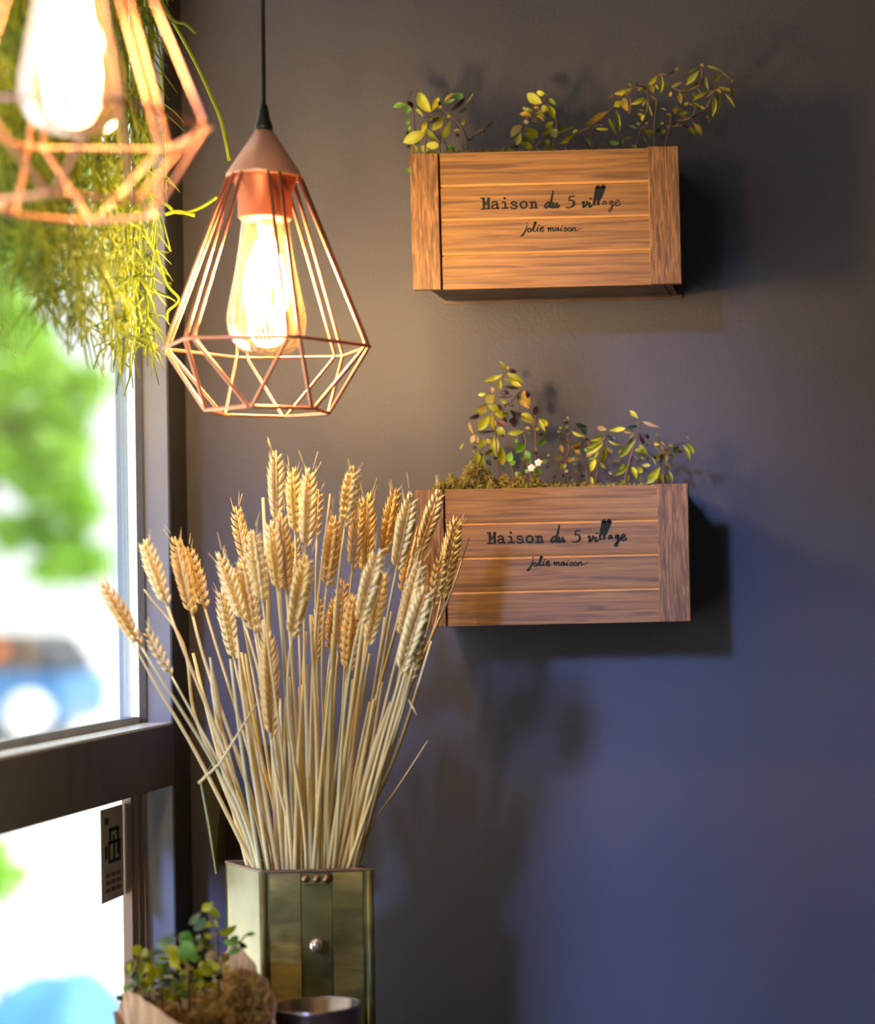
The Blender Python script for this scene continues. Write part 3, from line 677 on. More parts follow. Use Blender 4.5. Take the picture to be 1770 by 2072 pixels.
sprig('leafy_sprig', 'shaded brownish sprig in the middle of the lower crate', GL_, (1100, 820), 11.06, -.045, .022, [
 (380,550,350,470,66,'l'),(480,500,570,450,66,'l'),(640,590,900,700,76,'y'),(700,570,720,490,66,'l'),(400,650,290,770,34,'l'),(550,850,540,760,76,'o'),(420,1060,375,880,76,'o'),
 (620,960,830,820,160,'o'),(690,1000,810,1090,98,'o'),(440,1140,240,1160,105,'l'),(560,1160,600,1280,95,'o'),(620,1180,790,1220,95,'l'),(430,1300,320,1450,88,'l'),(480,1290,450,1420,76,'l'),
 (540,1450,480,1500,66,'l'),(680,1480,780,1530,66,'r'),(260,1710,150,1800,76,'l'),(280,1560,200,1640,56,'l'),(1000,1700,730,1750,46,'l'),(700,400,980,500,120,'k'),(850,500,950,640,130,'k'),
 (420,360,560,400,88,'d'),(500,270,560,285,55,'p'),(700,1000,820,900,60,'r'),(400,1550,480,1600,80,'k'),(560,1600,660,1680,80,'k'),(800,1560,920,1600,60,'k'),(100,1400,60,1340,90,'k'),(60,1130,150,1110,50,'l'),(560,560,470,600,80,'k'),(300,560,400,600,90,'k'),(640,1330,870,1340,70,'k')],
 [[(500,1900),(480,1300),(560,1000),(520,600),(560,300)],[(980,1850),(950,1420),(860,1350),(640,1320)],[(520,700),(640,590)],[(560,1000),(720,900)],[(900,730),(1000,810),(1030,1200),(1040,1850)],[(480,1300),(240,1200)]],
 (1150, 984), seed=14, bottom=P(1150, 996, -.045).z)
sprig('leafy_sprig', 'bright whorled sprig right of centre in the lower crate', GL_, (1100, 820), 11.06, -.072, .020, [
 (1410,550,1190,490,100,'p'),(1300,660,1050,800,98,'y'),(1320,740,950,970,125,'y'),(1330,820,950,1100,100,'y'),(1290,920,930,1160,80,'p'),(1200,1130,1000,1210,60,'g'),
 (1330,930,1290,1320,130,'y'),(1280,1300,1400,1440,62,'y'),(1160,1200,1060,1480,110,'y'),(1220,1200,1150,1420,105,'y'),(1360,900,1530,1080,76,'o'),(1440,690,1590,760,98,'k'),
 (1440,790,1770,900,46,'y'),(1000,1250,1000,1500,36,'l'),(1100,1770,1060,1600,66,'y'),(1200,730,1150,740,70,'k'),(1280,1480,1330,1500,60,'r'),(1530,1550,1440,1490,44,'p'),(900,980,1000,1020,80,'g'),(1230,1000,1120,1180,60,'y')],
 [[(1150,1880),(1200,1500),(1230,1200),(1340,800),(1370,620)],[(1340,800),(1460,650)],[(1340,800),(1200,880)]],
 (1206, 983), seed=15, bottom=P(1206, 995, -.07).z)
sprig('leafy_sprig', 'spreading sprig at the right end of the lower crate', GL_, (1230, 820), 9.316, -.066, .028, [
 (570,250,400,90,88,'y'),(650,310,970,420,66,'p'),(560,400,300,460,66,'k'),(20,480,320,430,88,'y'),(500,480,280,500,66,'p'),(500,520,400,620,44,'y'),(610,510,680,740,88,'d'),
 (670,540,780,620,78,'k'),(480,600,290,880,70,'k'),(510,650,210,980,120,'y'),(590,740,750,940,90,'y'),(500,840,620,890,88,'y'),(200,900,310,820,44,'o'),(120,1050,230,1020,46,'o'),
 (290,1100,200,1220,66,'y'),(370,1110,110,1330,100,'y'),(450,1160,540,1390,88,'y'),(530,1160,650,1270,98,'y'),(630,1130,790,1130,68,'y'),(490,960,590,1080,30,'p'),(600,980,690,1020,46,'o'),
 (970,750,840,700,56,'y'),(980,790,860,790,32,'l'),(1010,860,910,1060,110,'y'),(1040,900,990,1030,76,'r'),(1080,780,1000,670,30,'p'),(1090,900,1000,780,56,'o'),(1110,830,1160,940,66,'o'),
 (1160,870,1230,1010,56,'y'),(1230,740,1150,770,56,'o'),(1330,770,1250,900,125,'l'),(1410,740,1560,1060,66,'y'),(1480,690,1620,900,98,'y'),(1460,580,1520,650,34,'o'),(1100,940,1090,1080,56,'o'),
 (990,1160,740,1480,145,'y'),(1010,1300,1000,1490,98,'y'),(1060,1300,1120,1480,88,'l'),(1060,1080,1140,1240,66,'y'),(1140,1240,1210,1470,56,'y'),(830,980,910,1140,30,'y'),(620,1310,560,1430,56,'l'),
 (260,1400,230,1500,44,'y'),(300,1420,300,1500,34,'o'),(380,1300,370,1480,56,'l'),(1180,1100,1220,1160,34,'l'),(910,520,890,570,56,'l'),(520,290,500,280,60,'r'),(540,330,510,320,50,'k'),
 (30,830,80,900,60,'l'),(700,740,760,760,60,'k'),(860,960,900,1010,60,'k'),(1380,850,1360,900,60,'k'),(750,950,740,1050,40,'l')],
 [[(300,1600),(380,1150),(450,900),(530,650),(590,400),(580,260)],[(920,1600),(960,1150),(1060,900),(1000,740),(830,700),(680,600)],[(1060,850),(1120,790),(1390,720),(1500,700)],[(380,1150),(470,960)],[(590,430),(560,400)],[(1040,1580),(1060,1100)],[(590,340),(650,310)],[(780,940),(900,1100)]],
 (1300, 982), seed=16, bottom=P(1300, 994, -.065).z)

# ------------------------------------------------------------------ moss
def moss_mesh(boxes, n, seed, ln=.010, r=.0006):
    """boxes: list of (px0,px1,pytop function,Y range) -> tangled short curls"""
    rr = random.Random(seed); mb = MB()
    for i in range(n):
        px0, px1, yt, yb_, Ya, Yb = rr.choice(boxes)
        t = rr.random(); px = px0+(px1-px0)*t
        y_top = yt(t); py = y_top + (yb_-y_top)*rr.random()**1.3
        c_ = P(px, py, rr.uniform(Ya, Yb))
        d = Vector((rr.gauss(0, 1), rr.gauss(0, .7), rr.gauss(.4, 1))).normalized()*ln*rr.uniform(.5, 1.2)
        e = Vector((rr.gauss(0, 1), rr.gauss(0, 1), rr.gauss(0, 1))).normalized()*ln*.5
        p = [c_-d*.5, c_+e*.4, c_+d*.5]
        mb.tube(p, [r, r*1.3, r*.4], 3, mi=rr.choice((0, 0, 1)) )
    return mb
mm = moss_mesh([(905, 1000, lambda t: 970-38*math.exp(-((t-.62)/.22)**2)-8*math.sin(t*17), 996, -.10, -.05),
                (985, 1095, lambda t: 972-10*math.sin(t*23)-10*t*(1-t), 996, -.105, -.04), (880, 925, lambda t: 984-12*t, 998, -.09, -.05),
                (1095, 1330, lambda t: 982, 996, -.10, -.03)], 2600, 4)
mo = part('moss', mm, [M['moss'], M['moss_green']], None)
tag(mo, 'tangle of golden green moss filling the lower crate', 'moss', kind='stuff')
mm = moss_mesh([(900, 1330, lambda t: 306, 316, -.10, -.03)], 500, 5)
mo = part('moss', mm, [M['moss'], M['moss_green']], None)
tag(mo, 'dim moss bed in the upper crate', 'moss', kind='stuff')

# ------------------------------------------------------------------ brass box for the wheat
ZR = P(638, 1762, -.325).z
def XY(px, Y): q = P(px, 1762, Y); return Vector((q.x, Y))
FLc, FRc, BLc = XY(529, -.330), XY(750, -.325), XY(457, -.247)
BRc = FRc + (BLc-FLc)
bx = empty('tall_brass_box', ((FLc.x+BRc.x)/2, (FLc.y+BRc.y)/2, ZC), 'tall olive brass box with knob holding the dried wheat', 'box')
def wall_(a, b, z0, z1, th, mb=None, off=0):
    a = Vector(a); b = Vector(b); d = (b-a).normalized(); n = Vector((d.y, -d.x))*th
    o_ = Vector((d.y, -d.x))*off
    a = a+o_; b = b+o_
    return (mb or MB()).prism([tuple(a), tuple(b), tuple(b-n), tuple(a-n)], z0, z1)
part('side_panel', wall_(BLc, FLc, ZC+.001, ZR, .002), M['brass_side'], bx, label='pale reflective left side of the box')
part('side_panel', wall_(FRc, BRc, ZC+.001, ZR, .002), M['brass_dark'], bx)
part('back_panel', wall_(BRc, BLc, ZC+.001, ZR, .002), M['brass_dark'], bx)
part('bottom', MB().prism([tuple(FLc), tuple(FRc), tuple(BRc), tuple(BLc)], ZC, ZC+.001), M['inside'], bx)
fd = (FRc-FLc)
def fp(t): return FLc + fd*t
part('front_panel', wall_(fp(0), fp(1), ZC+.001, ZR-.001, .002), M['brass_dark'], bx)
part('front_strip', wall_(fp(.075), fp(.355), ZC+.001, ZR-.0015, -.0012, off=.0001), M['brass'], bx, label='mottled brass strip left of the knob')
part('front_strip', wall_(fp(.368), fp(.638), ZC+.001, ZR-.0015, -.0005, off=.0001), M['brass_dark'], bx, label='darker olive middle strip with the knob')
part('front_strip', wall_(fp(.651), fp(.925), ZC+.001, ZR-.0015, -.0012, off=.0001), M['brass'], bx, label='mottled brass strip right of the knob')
for t in (.012, .988):
    c_ = fp(t); part('corner_bead', MB().tube([(c_.x, c_.y, ZC+.001), (c_.x, c_.y, ZR)], .0042, 12), M['brass_dark'], bx, True)
rim = MB()
cs = [FLc, FRc, BRc, BLc]
rim.tube([(c_.x, c_.y, ZR+.0005) for c_ in cs], .0017, 6, closed=True)
part('rim', rim, M['rim'], bx)
c_ = fp(.5); hz = P(638, 1779, -.33).z
part('hinge_plate', MB().box((c_.x-.0125, c_.y-.0040, hz-.0055), (c_.x+.0125, c_.y-.0022, hz+.0055)), M['brass_dark'], bx, bevel=.0008)
for px in (618, 641, 661):
    q = P(px, 1778, c_.y-.004)
    part('rivet', MB().lathe([(.0, .0026), (.0030, .0018), (.0045, 0), (.0030, -.0018), (0, -.0026)], (0, 0, 0), 14), M['rivet'], bx, True)
    o = C.objects[-1]; o.location = q - bx.location; o.rotation_euler = (math.pi/2, 0, 0)
    for v in o.data.vertices: v.co += bx.location
q = P(640, 1913, c_.y-.010)
kb = MB().ball(q, .0072, 20, 12).tube([(q.x, q.y+.004, q.z), (q.x, c_.y-.001, q.z)], .0035, 12)
part('knob', kb, M['knob'], bx, True, label='round pearly brass knob')
# raised lid behind, open
ld = empty_part('raised_lid', bx); ld['label'] = 'open lid standing up behind the wheat'
YL = -.150
def LP(px, py, Y=YL): return P(px, py, Y)
a0, a1, b0, b1 = LP(456, 1748), LP(456, 1512), LP(610, 1746), LP(606, 1506)
def quadplate(pts, th, mb=None):
    mb = mb or MB(); n = (pts[1]-pts[0]).cross(pts[2]-pts[0]).normalized()*th
    vs = list(pts)+[p+n for p in pts]
    return mb.add(vs, [(0, 1, 2, 3), (7, 6, 5, 4), (0, 4, 5, 1), (1, 5, 6, 2), (2, 6, 7, 3), (3, 7, 4, 0)])
part('lid_panel', quadplate([a0, b0, b1, a1], .002), M['inside'], ld, label='dark inner face of the lid')
part('lid_rim', MB().tube([LP(456, 1750), LP(456, 1510), LP(606, 1502), LP(612, 1746)], .0022, 6), M['rim'], ld)
s0, s1, s2, s3 = P(456, 1752, YL), P(438, 1768, -.215), P(406, 1580, -.215), P(456, 1510, YL)
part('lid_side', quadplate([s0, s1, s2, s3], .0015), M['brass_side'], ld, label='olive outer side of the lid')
part('lid_edge_glint', MB().tube([s1, s1.lerp(s2, .5)+Vector((.001, 0, 0)), s2], .0016, 6), M['brass_side'], ld, label='pale reflection along the edge of the lid')  # tube added for the reflection along the lid edge
part('lid_hinge', MB().box((BLc.x+.002, BLc.y+.0, ZR-.02), (BLc.x+.02, YL+.002, ZR-.012)), M['brass_dark'], ld)

# ------------------------------------------------------------------ wheat
def floret(mb, base, dirv, ln, wd, nrm):
    u = dirv.normalized(); s = u.cross(nrm).normalized(); n2 = s.cross(u)
    ks = [(0, .12), (.18, .62), (.42, 1.0), (.66, .78), (.85, .30), (1.12, .04)]
    vs = []; n = 6
    for t, r in ks:
        for j in range(n):
            a = 2*math.pi*j/n
            vs.append(base + u*ln*t + (s*math.cos(a) + n2*math.sin(a)*.8)*wd*.5*r)
    fs = [(i*n+j, i*n+(j+1) % n, (i+1)*n+(j+1) % n, (i+1)*n+j) for i in range(len(ks)-1) for j in range(n)]
    mb.add(vs, fs)
def spikelet(mat, v):
    mb = MB(); rr = random.Random(v)
    # unit spikelet pointing +Z, leaning towards +X, fanning along Y
    for a, ln in ((-.42, .9), (.42, .9), (0, 1.0)):
        d = Vector((.10+rr.uniform(-.05, .05), math.sin(a)+rr.uniform(-.06, .06), math.cos(a)))
        floret(mb, Vector((abs(a)*-.12+.05, a*.28, -.02)), d, ln*rr.uniform(.92, 1.06), .34, Vector((1, 0, 0)))
    return mb.mesh('spikelet', mat, True)
SPK = {c: [spikelet(M[c], i) for i in range(3)] for c in ('ear', 'ear_dark')}
GW = 'dried wheat stalks in the brass box'
def mouth(px, b):
    # point inside the box mouth at fraction b of its depth, seen near px
    lo = FLc.lerp(BLc, b); hi = FRc.lerp(BRc, b)
    q = P(px, 1750, lo.y)
    t = (q.x-lo.x)/(hi.x-lo.x); t = min(.95, max(.05, t))
    p = lo.lerp(hi, t); return Vector((p.x, p.y, ZR-.002))
def bez(p0, p1, p2, p3, n=12):
    return [p0*(1-t)**3 + p1*3*t*(1-t)**2 + p2*3*t*t*(1-t) + p3*t**3 for t in [i/n for i in range(n+1)]]
def stalk_path(m, top, dirv, bend=.35):
    L = (top-m).length
    below = Vector((m.x*.6+(FLc.x+BRc.x)/2*.4, m.y*.6+(FLc.y+BRc.y)/2*.4, ZR-.11))
    up0 = (m-below).normalized()
    path = bez(m, m+up0*L*.30 + (top-m)*.06, top-dirv*L*bend, top)
    return [below] + path, below
def wheat(bpx, bpy_, tpx, tpy, wpx, Y, label, col='ear', seed=0, mx=None, b=.4, stem='straw', roll=None, droop=0):
    rr = random.Random(seed*31+5)
    B = P(bpx, bpy_, Y); Tp = P(tpx, tpy, Y - rr.uniform(-.01, .02))
    u = (Tp-B); L = u.length; u.normalize()
    wd = wpx/F_PX*(Y+2.5)
    if mx is None: mx = 492 + (bpx-284)/(893-284)*245 + rr.uniform(-12, 12)
    m = mouth(mx, b)
    path, base = stalk_path(m, B, u)
    root = empty('wheat_stalk', base, label, 'wheat', GW)
    k = len(path); r0 = rr.uniform(.0019, .0027)
    node = rr.randint(3, 6)
    rad = [r0*(1.0-.5*i/(k-1)) + (.0006 if i == node else 0) for i in range(k)]
    part('stem', MB().tube(path, rad, 6), M[stem], root, True)
    view = Vector((.2, -1, 0)); n = (view-u*view.dot(u)).normalized(); 
    ang = rr.uniform(-.7, .7) if roll is None else roll
    n = Matrix.Rotation(ang, 3, u) @ n; s = n.cross(u)
    ear = MB(); ear.tube([B-u*.002, B+u*L*.5, B+u*L*.95], [r0*.55, r0*.5, r0*.3], 5)
    for i in range(rr.randint(4, 7)):      # short awns near the tip
        t = rr.uniform(.62, 1.0); sd = rr.choice((-1, 1))
        p0 = B+u*L*t+s*sd*wd*.25; d = (u*1.0+s*sd*rr.uniform(.1, .5)+n*rr.uniform(-.2, .2)).normalized()
        ear.tube([p0, p0+d*L*rr.uniform(.12, .24)], [.0005, .00015], 3)
    eo = part('ear', ear, M[col], root, True)
    ns = max(12, int(L/.0042))
    for i in range(ns):
        t = i/(ns-1); sd = 1 if i % 2 else -1
        pr = (.72+.28*math.sin(min(1, t*1.8)*math.pi/2))*(1-.38*max(0, t-.6)/.4)
        p = B + u*(L*(.01+.84*t)) + s*sd*wd*.17*pr
        tilt = .27 if i < ns-1 else 0
        z = (u*math.cos(tilt) + s*sd*math.sin(tilt)).normalized()
        x = (s*sd*math.cos(tilt) - u*math.sin(tilt)).normalized(); y = z.cross(x)
        S = L*.185*(.9+.2*rr.random())*pr; Wd = wd*1.18*pr
        mt = Matrix(((x.x*Wd, y.x*Wd, z.x*S, p.x-base.x), (x.y*Wd, y.y*Wd, z.y*S, p.y-base.y), (x.z*Wd, y.z*Wd, z.z*S, p.z-base.z), (0, 0, 0, 1)))
        link('spikelet', SPK[col][i % 3], eo, mt)
    return root
EARS = [
 (284,1306,201,1169,26,-.37,'wheat stalk leaning farthest left, its ear over the bright glass','ear_dark',.3),
 (337,1223,288,1084,28,-.34,'wheat ear standing before the grey post, higher of the two there','ear',.3),
 (389,1243,352,1077,27,-.32,'left one of the touching pair of ears before the dark post edge','ear_dark',.5),
 (414,1229,377,1100,27,-.30,'right one of the touching pair of ears before the dark post edge','ear_dark',.6),
 (346,1366,292,1266,22,-.35,'short loose wheat ear low before the grey post','ear',.2),
 (492,1256,440,1110,27,-.33,'bristly wheat ear slanting left at the left of the main bunch','ear',.3),
 (474,1335,446,1180,27,-.28,'pale wheat ear hanging low just behind the slanting bristly ear','ear',.6),
 (487,1226,473,1145,20,-.27,'slim small wheat ear wedged between two bigger ears at the left of the bunch','ear_dark',.7),
 (516,1282,488,1118,28,-.31,'wheat ear left of and lower than the blunt ear with the bare stalk','ear',.4),
 (499,1150,476,1017,24,-.26,'wheat ear rising alone at the upper left of the main bunch','ear_dark',.7),
 (531,1218,511,1064,29,-.36,'crisp blunt wheat ear with bare stalk below it, left of centre','ear',.2),
 (560,1055,558,904,28,-.30,'tallest wheat ear of the whole bunch','ear',.5),
 (562,1195,547,1045,24,-.335,'braided wheat ear directly left of the deep golden ear','ear',.4),
 (580,1199,568,1028,26,-.30,'deep golden braided ear below the tallest ear','ear_dark',.5),
 (597,1080,592,938,26,-.27,'bristly ear just right of the tallest ear','ear',.7),
 (618,1108,626,938,28,-.31,'long ear with hooked tip, third tall ear from the left','ear',.5),
 (641,1085,645,985,19,-.24,'dull greenish ear half hidden behind the hooked-tip ear','ear_dark',.8),
 (591,1290,624,1114,33,-.375,'large pale ear leaning right at the very front of the bunch','ear',.1),
 (661,1187,680,1035,29,-.28,'golden ear left of the second highest ear, leaning right','ear_dark',.6),
 (592,1195,600,1085,22,-.23,'blurred pinkish ear far back behind the bunch centre','ear_dark',.9),
 (698,1065,717,937,31,-.31,'second highest ear, right of centre, on a long bare stalk','ear',.4),
 (713,1151,729,1000,27,-.27,'golden ear right below the second highest ear','ear_dark',.6),
 (739,1165,744,988,29,-.24,'soft-focus ear with spread bristles beside the dark wall gap','ear_dark',.8),
 (776,1120,803,981,25,-.235,'narrow golden ear standing alone against the wall left of the lower crate','ear_dark',.8),
 (802,1153,836,990,34,-.30,'big pale ear overlapping the left upright of the lower crate','ear',.5),
 (850,1115,892,985,29,-.27,'ear leaning right across the top left corner of the lower crate','ear',.6),
 (815,1205,846,1058,27,-.25,'braided ear behind the two big ears at the crate left end','ear_dark',.7),
 (893,1212,926,1037,29,-.20,'rightmost wheat ear, lying against the crate planks','ear',.7),
 (728,1262,770,1102,36,-.375,'broad pale ear at the front, right of centre','ear',.15),
 (744,1305,778,1150,29,-.33,'ear tucked close behind the broad front ear','ear',.3),
 (812,1292,853,1127,29,-.34,'pale ear at lower right, just left of the lowest right ear','ear',.4),
 (812,1362,868,1176,38,-.375,'largest and lowest ear on the right side of the bunch','ear',.2),
 (702,1360,720,1195,30,-.30,'shaded long ear low in the middle right of the bunch','ear_dark',.6),
 (876,1225,895,1118,25,-.24,'small golden ear touching the rightmost ear','ear_dark',.7),
 (684,1312,697,1165,28,-.25,'dim golden ear deep in the centre right of the bunch','ear_dark',.8),
 (549,1492,540,1262,28,-.34,'lone long braided ear hanging lowest in the middle of the stalks','ear_dark',.3),
 (668,1320,681,1200,25,-.22,'faint far ear beside the gap in the middle of the bunch','ear_dark',.9),
 (828,1378,852,1250,30,-.33,'ear mostly hidden behind the largest low ear','ear',.4),
 (640,1335,650,1205,23,-.22,'greenish faint ear behind the large pale front ear','ear_dark',.9),
]
for i, e in enumerate(EARS):
    wheat(*e[:6], e[6], e[7], seed=i, b=e[8], stem='straw' if i % 4 else 'straw_green')
# stalks and blades without ears
def straw(pts, r0, r1, label, name='straw_stalk', b=.4, ribbon=False, Ys=None, mat='straw', group=GW, seed=0):
    """pts in px from the box mouth to the tip"""
    Ys = Ys or (-.30, -.30); n = len(pts)
    m = mouth(pts[0][0], b)
    P3 = [m] + [P(x, y, m.y+(Ys[1]-m.y)*((i+1)/(n-1))) for i, (x, y) in enumerate(pts[1:])]
    below = Vector((m.x*.6+(FLc.x+BRc.x)/2*.4, m.y*.6+(FLc.y+BRc.y)/2*.4, ZR-.11))
    path = [below] + (catmull(P3, 5) if n > 2 else P3)
    k = len(path)
    o = MB(); o.tube(path, [(r0+(r1-r0)*i/(k-1))*(1 if r1 < .003 else max(.25, min(1, (k-1-i)/3))) for i in range(k)], 6)
    ob = part(name, o, M[mat], None, True)
    return tag(ob, label, 'straw', group)
straw([(560,1755),(548,1420),(540,1180),(532,1007)], .0024, .0016, 'bare cut straw ending left of the tallest ear', b=.6, Ys=(-.3,-.27))
straw([(630,1755),(628,1500),(640,1250),(668,999)], .0024, .0007, 'bare pointed straw rising right of the greenish hidden ear', b=.4, Ys=(-.3,-.31))
straw([(742,1755),(800,1470),(872,1290),(912,1200),(949,1088)], .0028, .0006, 'bare pointed blade crossing the lower crate planks', b=.3, Ys=(-.3,-.20))
straw([(520,1755),(440,1560),(392,1440),(370,1300),(291,1192)], .0024, .0009, 'bent brown straw crossing the grey post', b=.4, Ys=(-.3,-.34))
straw([(500,1755),(400,1530),(318,1390),(262,1290),(190,1187)], .0026, .0003, 'thin dark blade tip below the leftmost ear', b=.3, Ys=(-.3,-.38))
straw([(735,1755),(752,1670),(800,1600),(866,1498)], .0016, .0008, 'dry brown blade bending out to the right below the bunch', b=.2, Ys=(-.3,-.30), mat='straw')
straw([(700,1755),(770,1560),(815,1420),(838,1341)], .0024, .0006, 'pale pointed straw in front of the lowest right ear', b=.1, Ys=(-.3,-.39))
br = MB().tube([P(402, 1585, -.37), P(445, 1545, -.37), P(518, 1425, -.37)], [.0016, .0015, .0009], 6)
tag(part('straw_stalk', br, M['straw'], None, True), 'loose short straw lying crosswise over the left stalks', 'straw', GW)
br = MB().tube([P(826, 1415, -.32), P(832, 1425, -.325), P(843, 1447, -.33)], [.0012, .0014, .0004], 5)
tag(part('straw_stalk', br, M['straw'], None, True), 'tiny broken blade tip at the right edge of the stalks', 'straw', GW)
rr = random.Random(77)
for i in range(46):
    a = rr.uniform(500, 738); sp = (a-612)/120
    top = rr.uniform(1230, 1420); b = rr.uniform(.1, .95)
    tx = a + sp*rr.uniform(60, 130)*(1755-top)/450 + rr.uniform(-38, 38)
    mx_ = (a+tx)/2 + rr.uniform(-8, 8)
    straw([(a, 1755), (mx_, (1755+top)/2), (tx, top)], rr.uniform(.0020, .0030), rr.uniform(.0012, .0018),
          ('plain straw stalk without an ear near the front of the dense bunch' if b < .5 else 'plain straw stalk without an ear deep at the back of the dense bunch'), b=b, Ys=(-.3, -.36+.16*b), mat=rr.choice(('straw', 'straw', 'straw_green')))
for i, (pts, b) in enumerate([([(470+25,1755),(455,1560),(440,1440),(425,1330)],.5), ([(560,1755),(520,1600),(500,1450),(480,1300)],.6), ([(690,1755),(745,1560),(790,1420)],.2)]):
    lbl = ('broad pale sheath blade among the left stalks', 'broad leaf sheath left of the lone low ear', 'wide flat blade slanting right at the front of the stalks')[i]
    straw(pts, .0024, .0042 if i < 2 else .0046, lbl, b=b, Ys=(-.3, -.33), mat='straw')

# ------------------------------------------------------------------ wrapped plant at the bottom left
YP = -.47
pc = P(395, 2050, YP); pc.z = ZC
pot = empty('wrapped_plant', pc, 'leafy potted plant in kraft paper at the bottom left by the window', 'plant')
part('pot', MB().lathe([(0, 0), (.034, 0), (.048, .09), (.051, .092), (.051, .10), (.046, .10), (.044, .085), (0, .082)], tuple(pc), 32), M['black'], pot, True)
# paper: rim traced as pixels with depths around the pot
rimpts = [(236,2046,-.47),(253,2004,-.475),(278,2013,-.50),(318,2040,-.53),(368,2074,-.545),(420,2092,-.55),(480,2098,-.545),(535,2090,-.53),(556,2060,-.505),(549,2003,-.475),
          (522,1965,-.45),(495,1925,-.425),(465,1915,-.40),(420,1960,-.385),(360,1990,-.385),(300,2000,-.40),(255,2020,-.43)]
top = catmull([P(*p) for p in rimpts]+[P(*rimpts[0])], 4)[:-1]
pm = MB(); n = len(top); rows = 6; vs = []
for r_ in range(rows):
    t = r_/(rows-1)
    for i, p in enumerate(top):
        d = Vector((p.x-pc.x, p.y-pc.y, 0)); a = math.atan2(d.y, d.x)
        q = Vector((pc.x+.050*math.cos(a), pc.y+.050*math.sin(a), ZC+.002))
        v = p.lerp(q, t**.8); v.x += .0015*math.sin(i*1.7+r_); v.y += .0015*math.cos(i*2.3+r_)
        vs.append(v)
fs = [(r_*n+i, r_*n+(i+1) % n, (r_+1)*n+(i+1) % n, (r_+1)*n+i) for r_ in range(rows-1) for i in range(n)]
pm.add(vs, fs)
pp = part('paper_wrap', pm, M['kraft'], pot, label='flared brown kraft paper sleeve')
sm = pp.modifiers.new('solid', 'SOLIDIFY'); sm.thickness = .0006
fold = MB(); fold.add([P(228, 2046, -.50), P(240, 2046, -.49), P(262, 2090, -.49), P(236, 2090, -.50), P(228, 2046, -.498), P(240, 2046, -.488), P(262, 2090, -.488), P(236, 2090, -.498)],
    [(0,1,2,3),(7,6,5,4),(0,4,5,1),(1,5,6,2),(2,6,7,3),(3,7,4,0)])
part('paper_fold', fold, M['kraft'], pot)
ms = moss_mesh([(300, 470, lambda t: 2040-10*math.sin(t*9), 2088, -.52, -.42), (455, 545, lambda t: 1975+45*t-30*math.sin(t*3.1), 2088, -.50, -.42),
                (400, 530, lambda t: 2010, 2080, -.50, -.43)], 3600, 9, .011, .0006)
o = part('moss', ms, [M['moss_brown'], M['moss']], pot, kind='stuff')
pm2 = MB().lathe([(0, .145), (.03, .14), (.05, .125), (.058, .10), (.045, .09), (0, .085)], tuple(pc), 24)
part('root_ball', pm2, M['soil'], pot, True)
sub = [
 (1100,130,975,230,66,'y'),(1050,170,1170,310,66,'y'),(970,240,860,380,66,'b'),(1010,290,900,440,85,'b'),(1060,330,1020,410,55,'y'),(1090,330,1150,400,55,'y'),(1150,460,1350,385,78,'y'),
 (1090,465,1000,490,55,'y'),(740,465,895,540,98,'g'),(700,510,500,600,118,'b'),(770,550,920,740,150,'g'),(740,720,600,590,98,'y'),(530,630,450,690,55,'b'),(590,620,520,690,66,'b'),
 (350,640,235,615,108,'y'),(360,640,410,700,76,'y'),(270,730,200,930,88,'l'),(320,680,350,880,66,'l'),(460,800,370,830,98,'y'),(460,780,470,970,90,'y'),(740,730,640,800,98,'y'),(800,690,790,800,98,'y'),
 (500,710,680,740,34,'y'),(870,880,870,1110,98,'y'),(910,870,1050,1010,88,'y'),(1090,800,970,890,108,'y'),(1140,770,1110,850,88,'y'),(1190,670,1250,760,76,'y'),(1140,670,1010,700,55,'o'),(1130,710,1030,720,55,'p'),
 (1380,540,1200,560,66,'g'),(1370,490,1270,530,56,'g'),(1420,490,1540,465,40,'g'),(1370,550,1460,620,56,'k'),(1400,630,1250,680,56,'g'),(1050,560,1000,610,48,'l'),(1100,580,1040,630,66,'l'),
 (820,880,730,1000,50,'b'),(720,960,600,1030,98,'l'),(660,960,510,1000,76,'k'),(560,1060,660,1100,66,'y'),(620,1150,820,1100,60,'y'),(230,1040,140,1040,56,'g'),(150,1120,70,1160,56,'k'),
 (710,1300,860,1320,76,'y'),(310,860,310,1020,56,'g'),(430,1000,340,1020,66,'l'),(600,800,540,830,24,'b'),(830,800,880,860,48,'o'),(930,560,1000,520,60,'l'),(980,640,930,590,80,'l'),(1060,840,1140,900,70,'l'),
 (780,1030,700,1080,60,'l'),(960,1060,1040,1080,60,'k'),(1130,1160,1230,1150,70,'l'),(560,1150,480,1130,60,'b'),(410,1060,380,1100,50,'b'),(240,960,280,1040,60,'b'),(950,980,900,940,60,'g'),(1180,880,1140,960,70,'k'),(1030,480,1080,540,60,'l'),(940,480,960,540,50,'b')]
rr2 = random.Random(21)
gg = lambda x, y, Y: P(220+x/5.206, 1800+y/5.206, Y)
for x0, y0, x1, y1, wd, col in sub:
    Yb = YP + rr2.uniform(-.035, .035)
    place_leaf(pot, gg(x0, y0, Yb), gg(x1, y1, Yb+rr2.uniform(-.006, .006)), wd/5.206*(2.5+Yb)/F_PX*1.35, col, rr2)
for k in range(90):
    x = rr2.gauss(rr2.choice((330, 640, 860, 1060)), 90); y = rr2.uniform(720, 1180); a = rr2.uniform(0, 6.28); L = rr2.uniform(90, 150)
    Yb = YP + rr2.uniform(.0, .045)
    place_leaf(pot, gg(x, y, Yb), gg(x+L*math.cos(a), y+L*math.sin(a)*.8, Yb+rr2.uniform(-.006, .006)), rr2.uniform(55, 85)/5.206*(2.5+Yb)/F_PX, rr2.choice('lkgylyy'), rr2)
sm_ = MB()
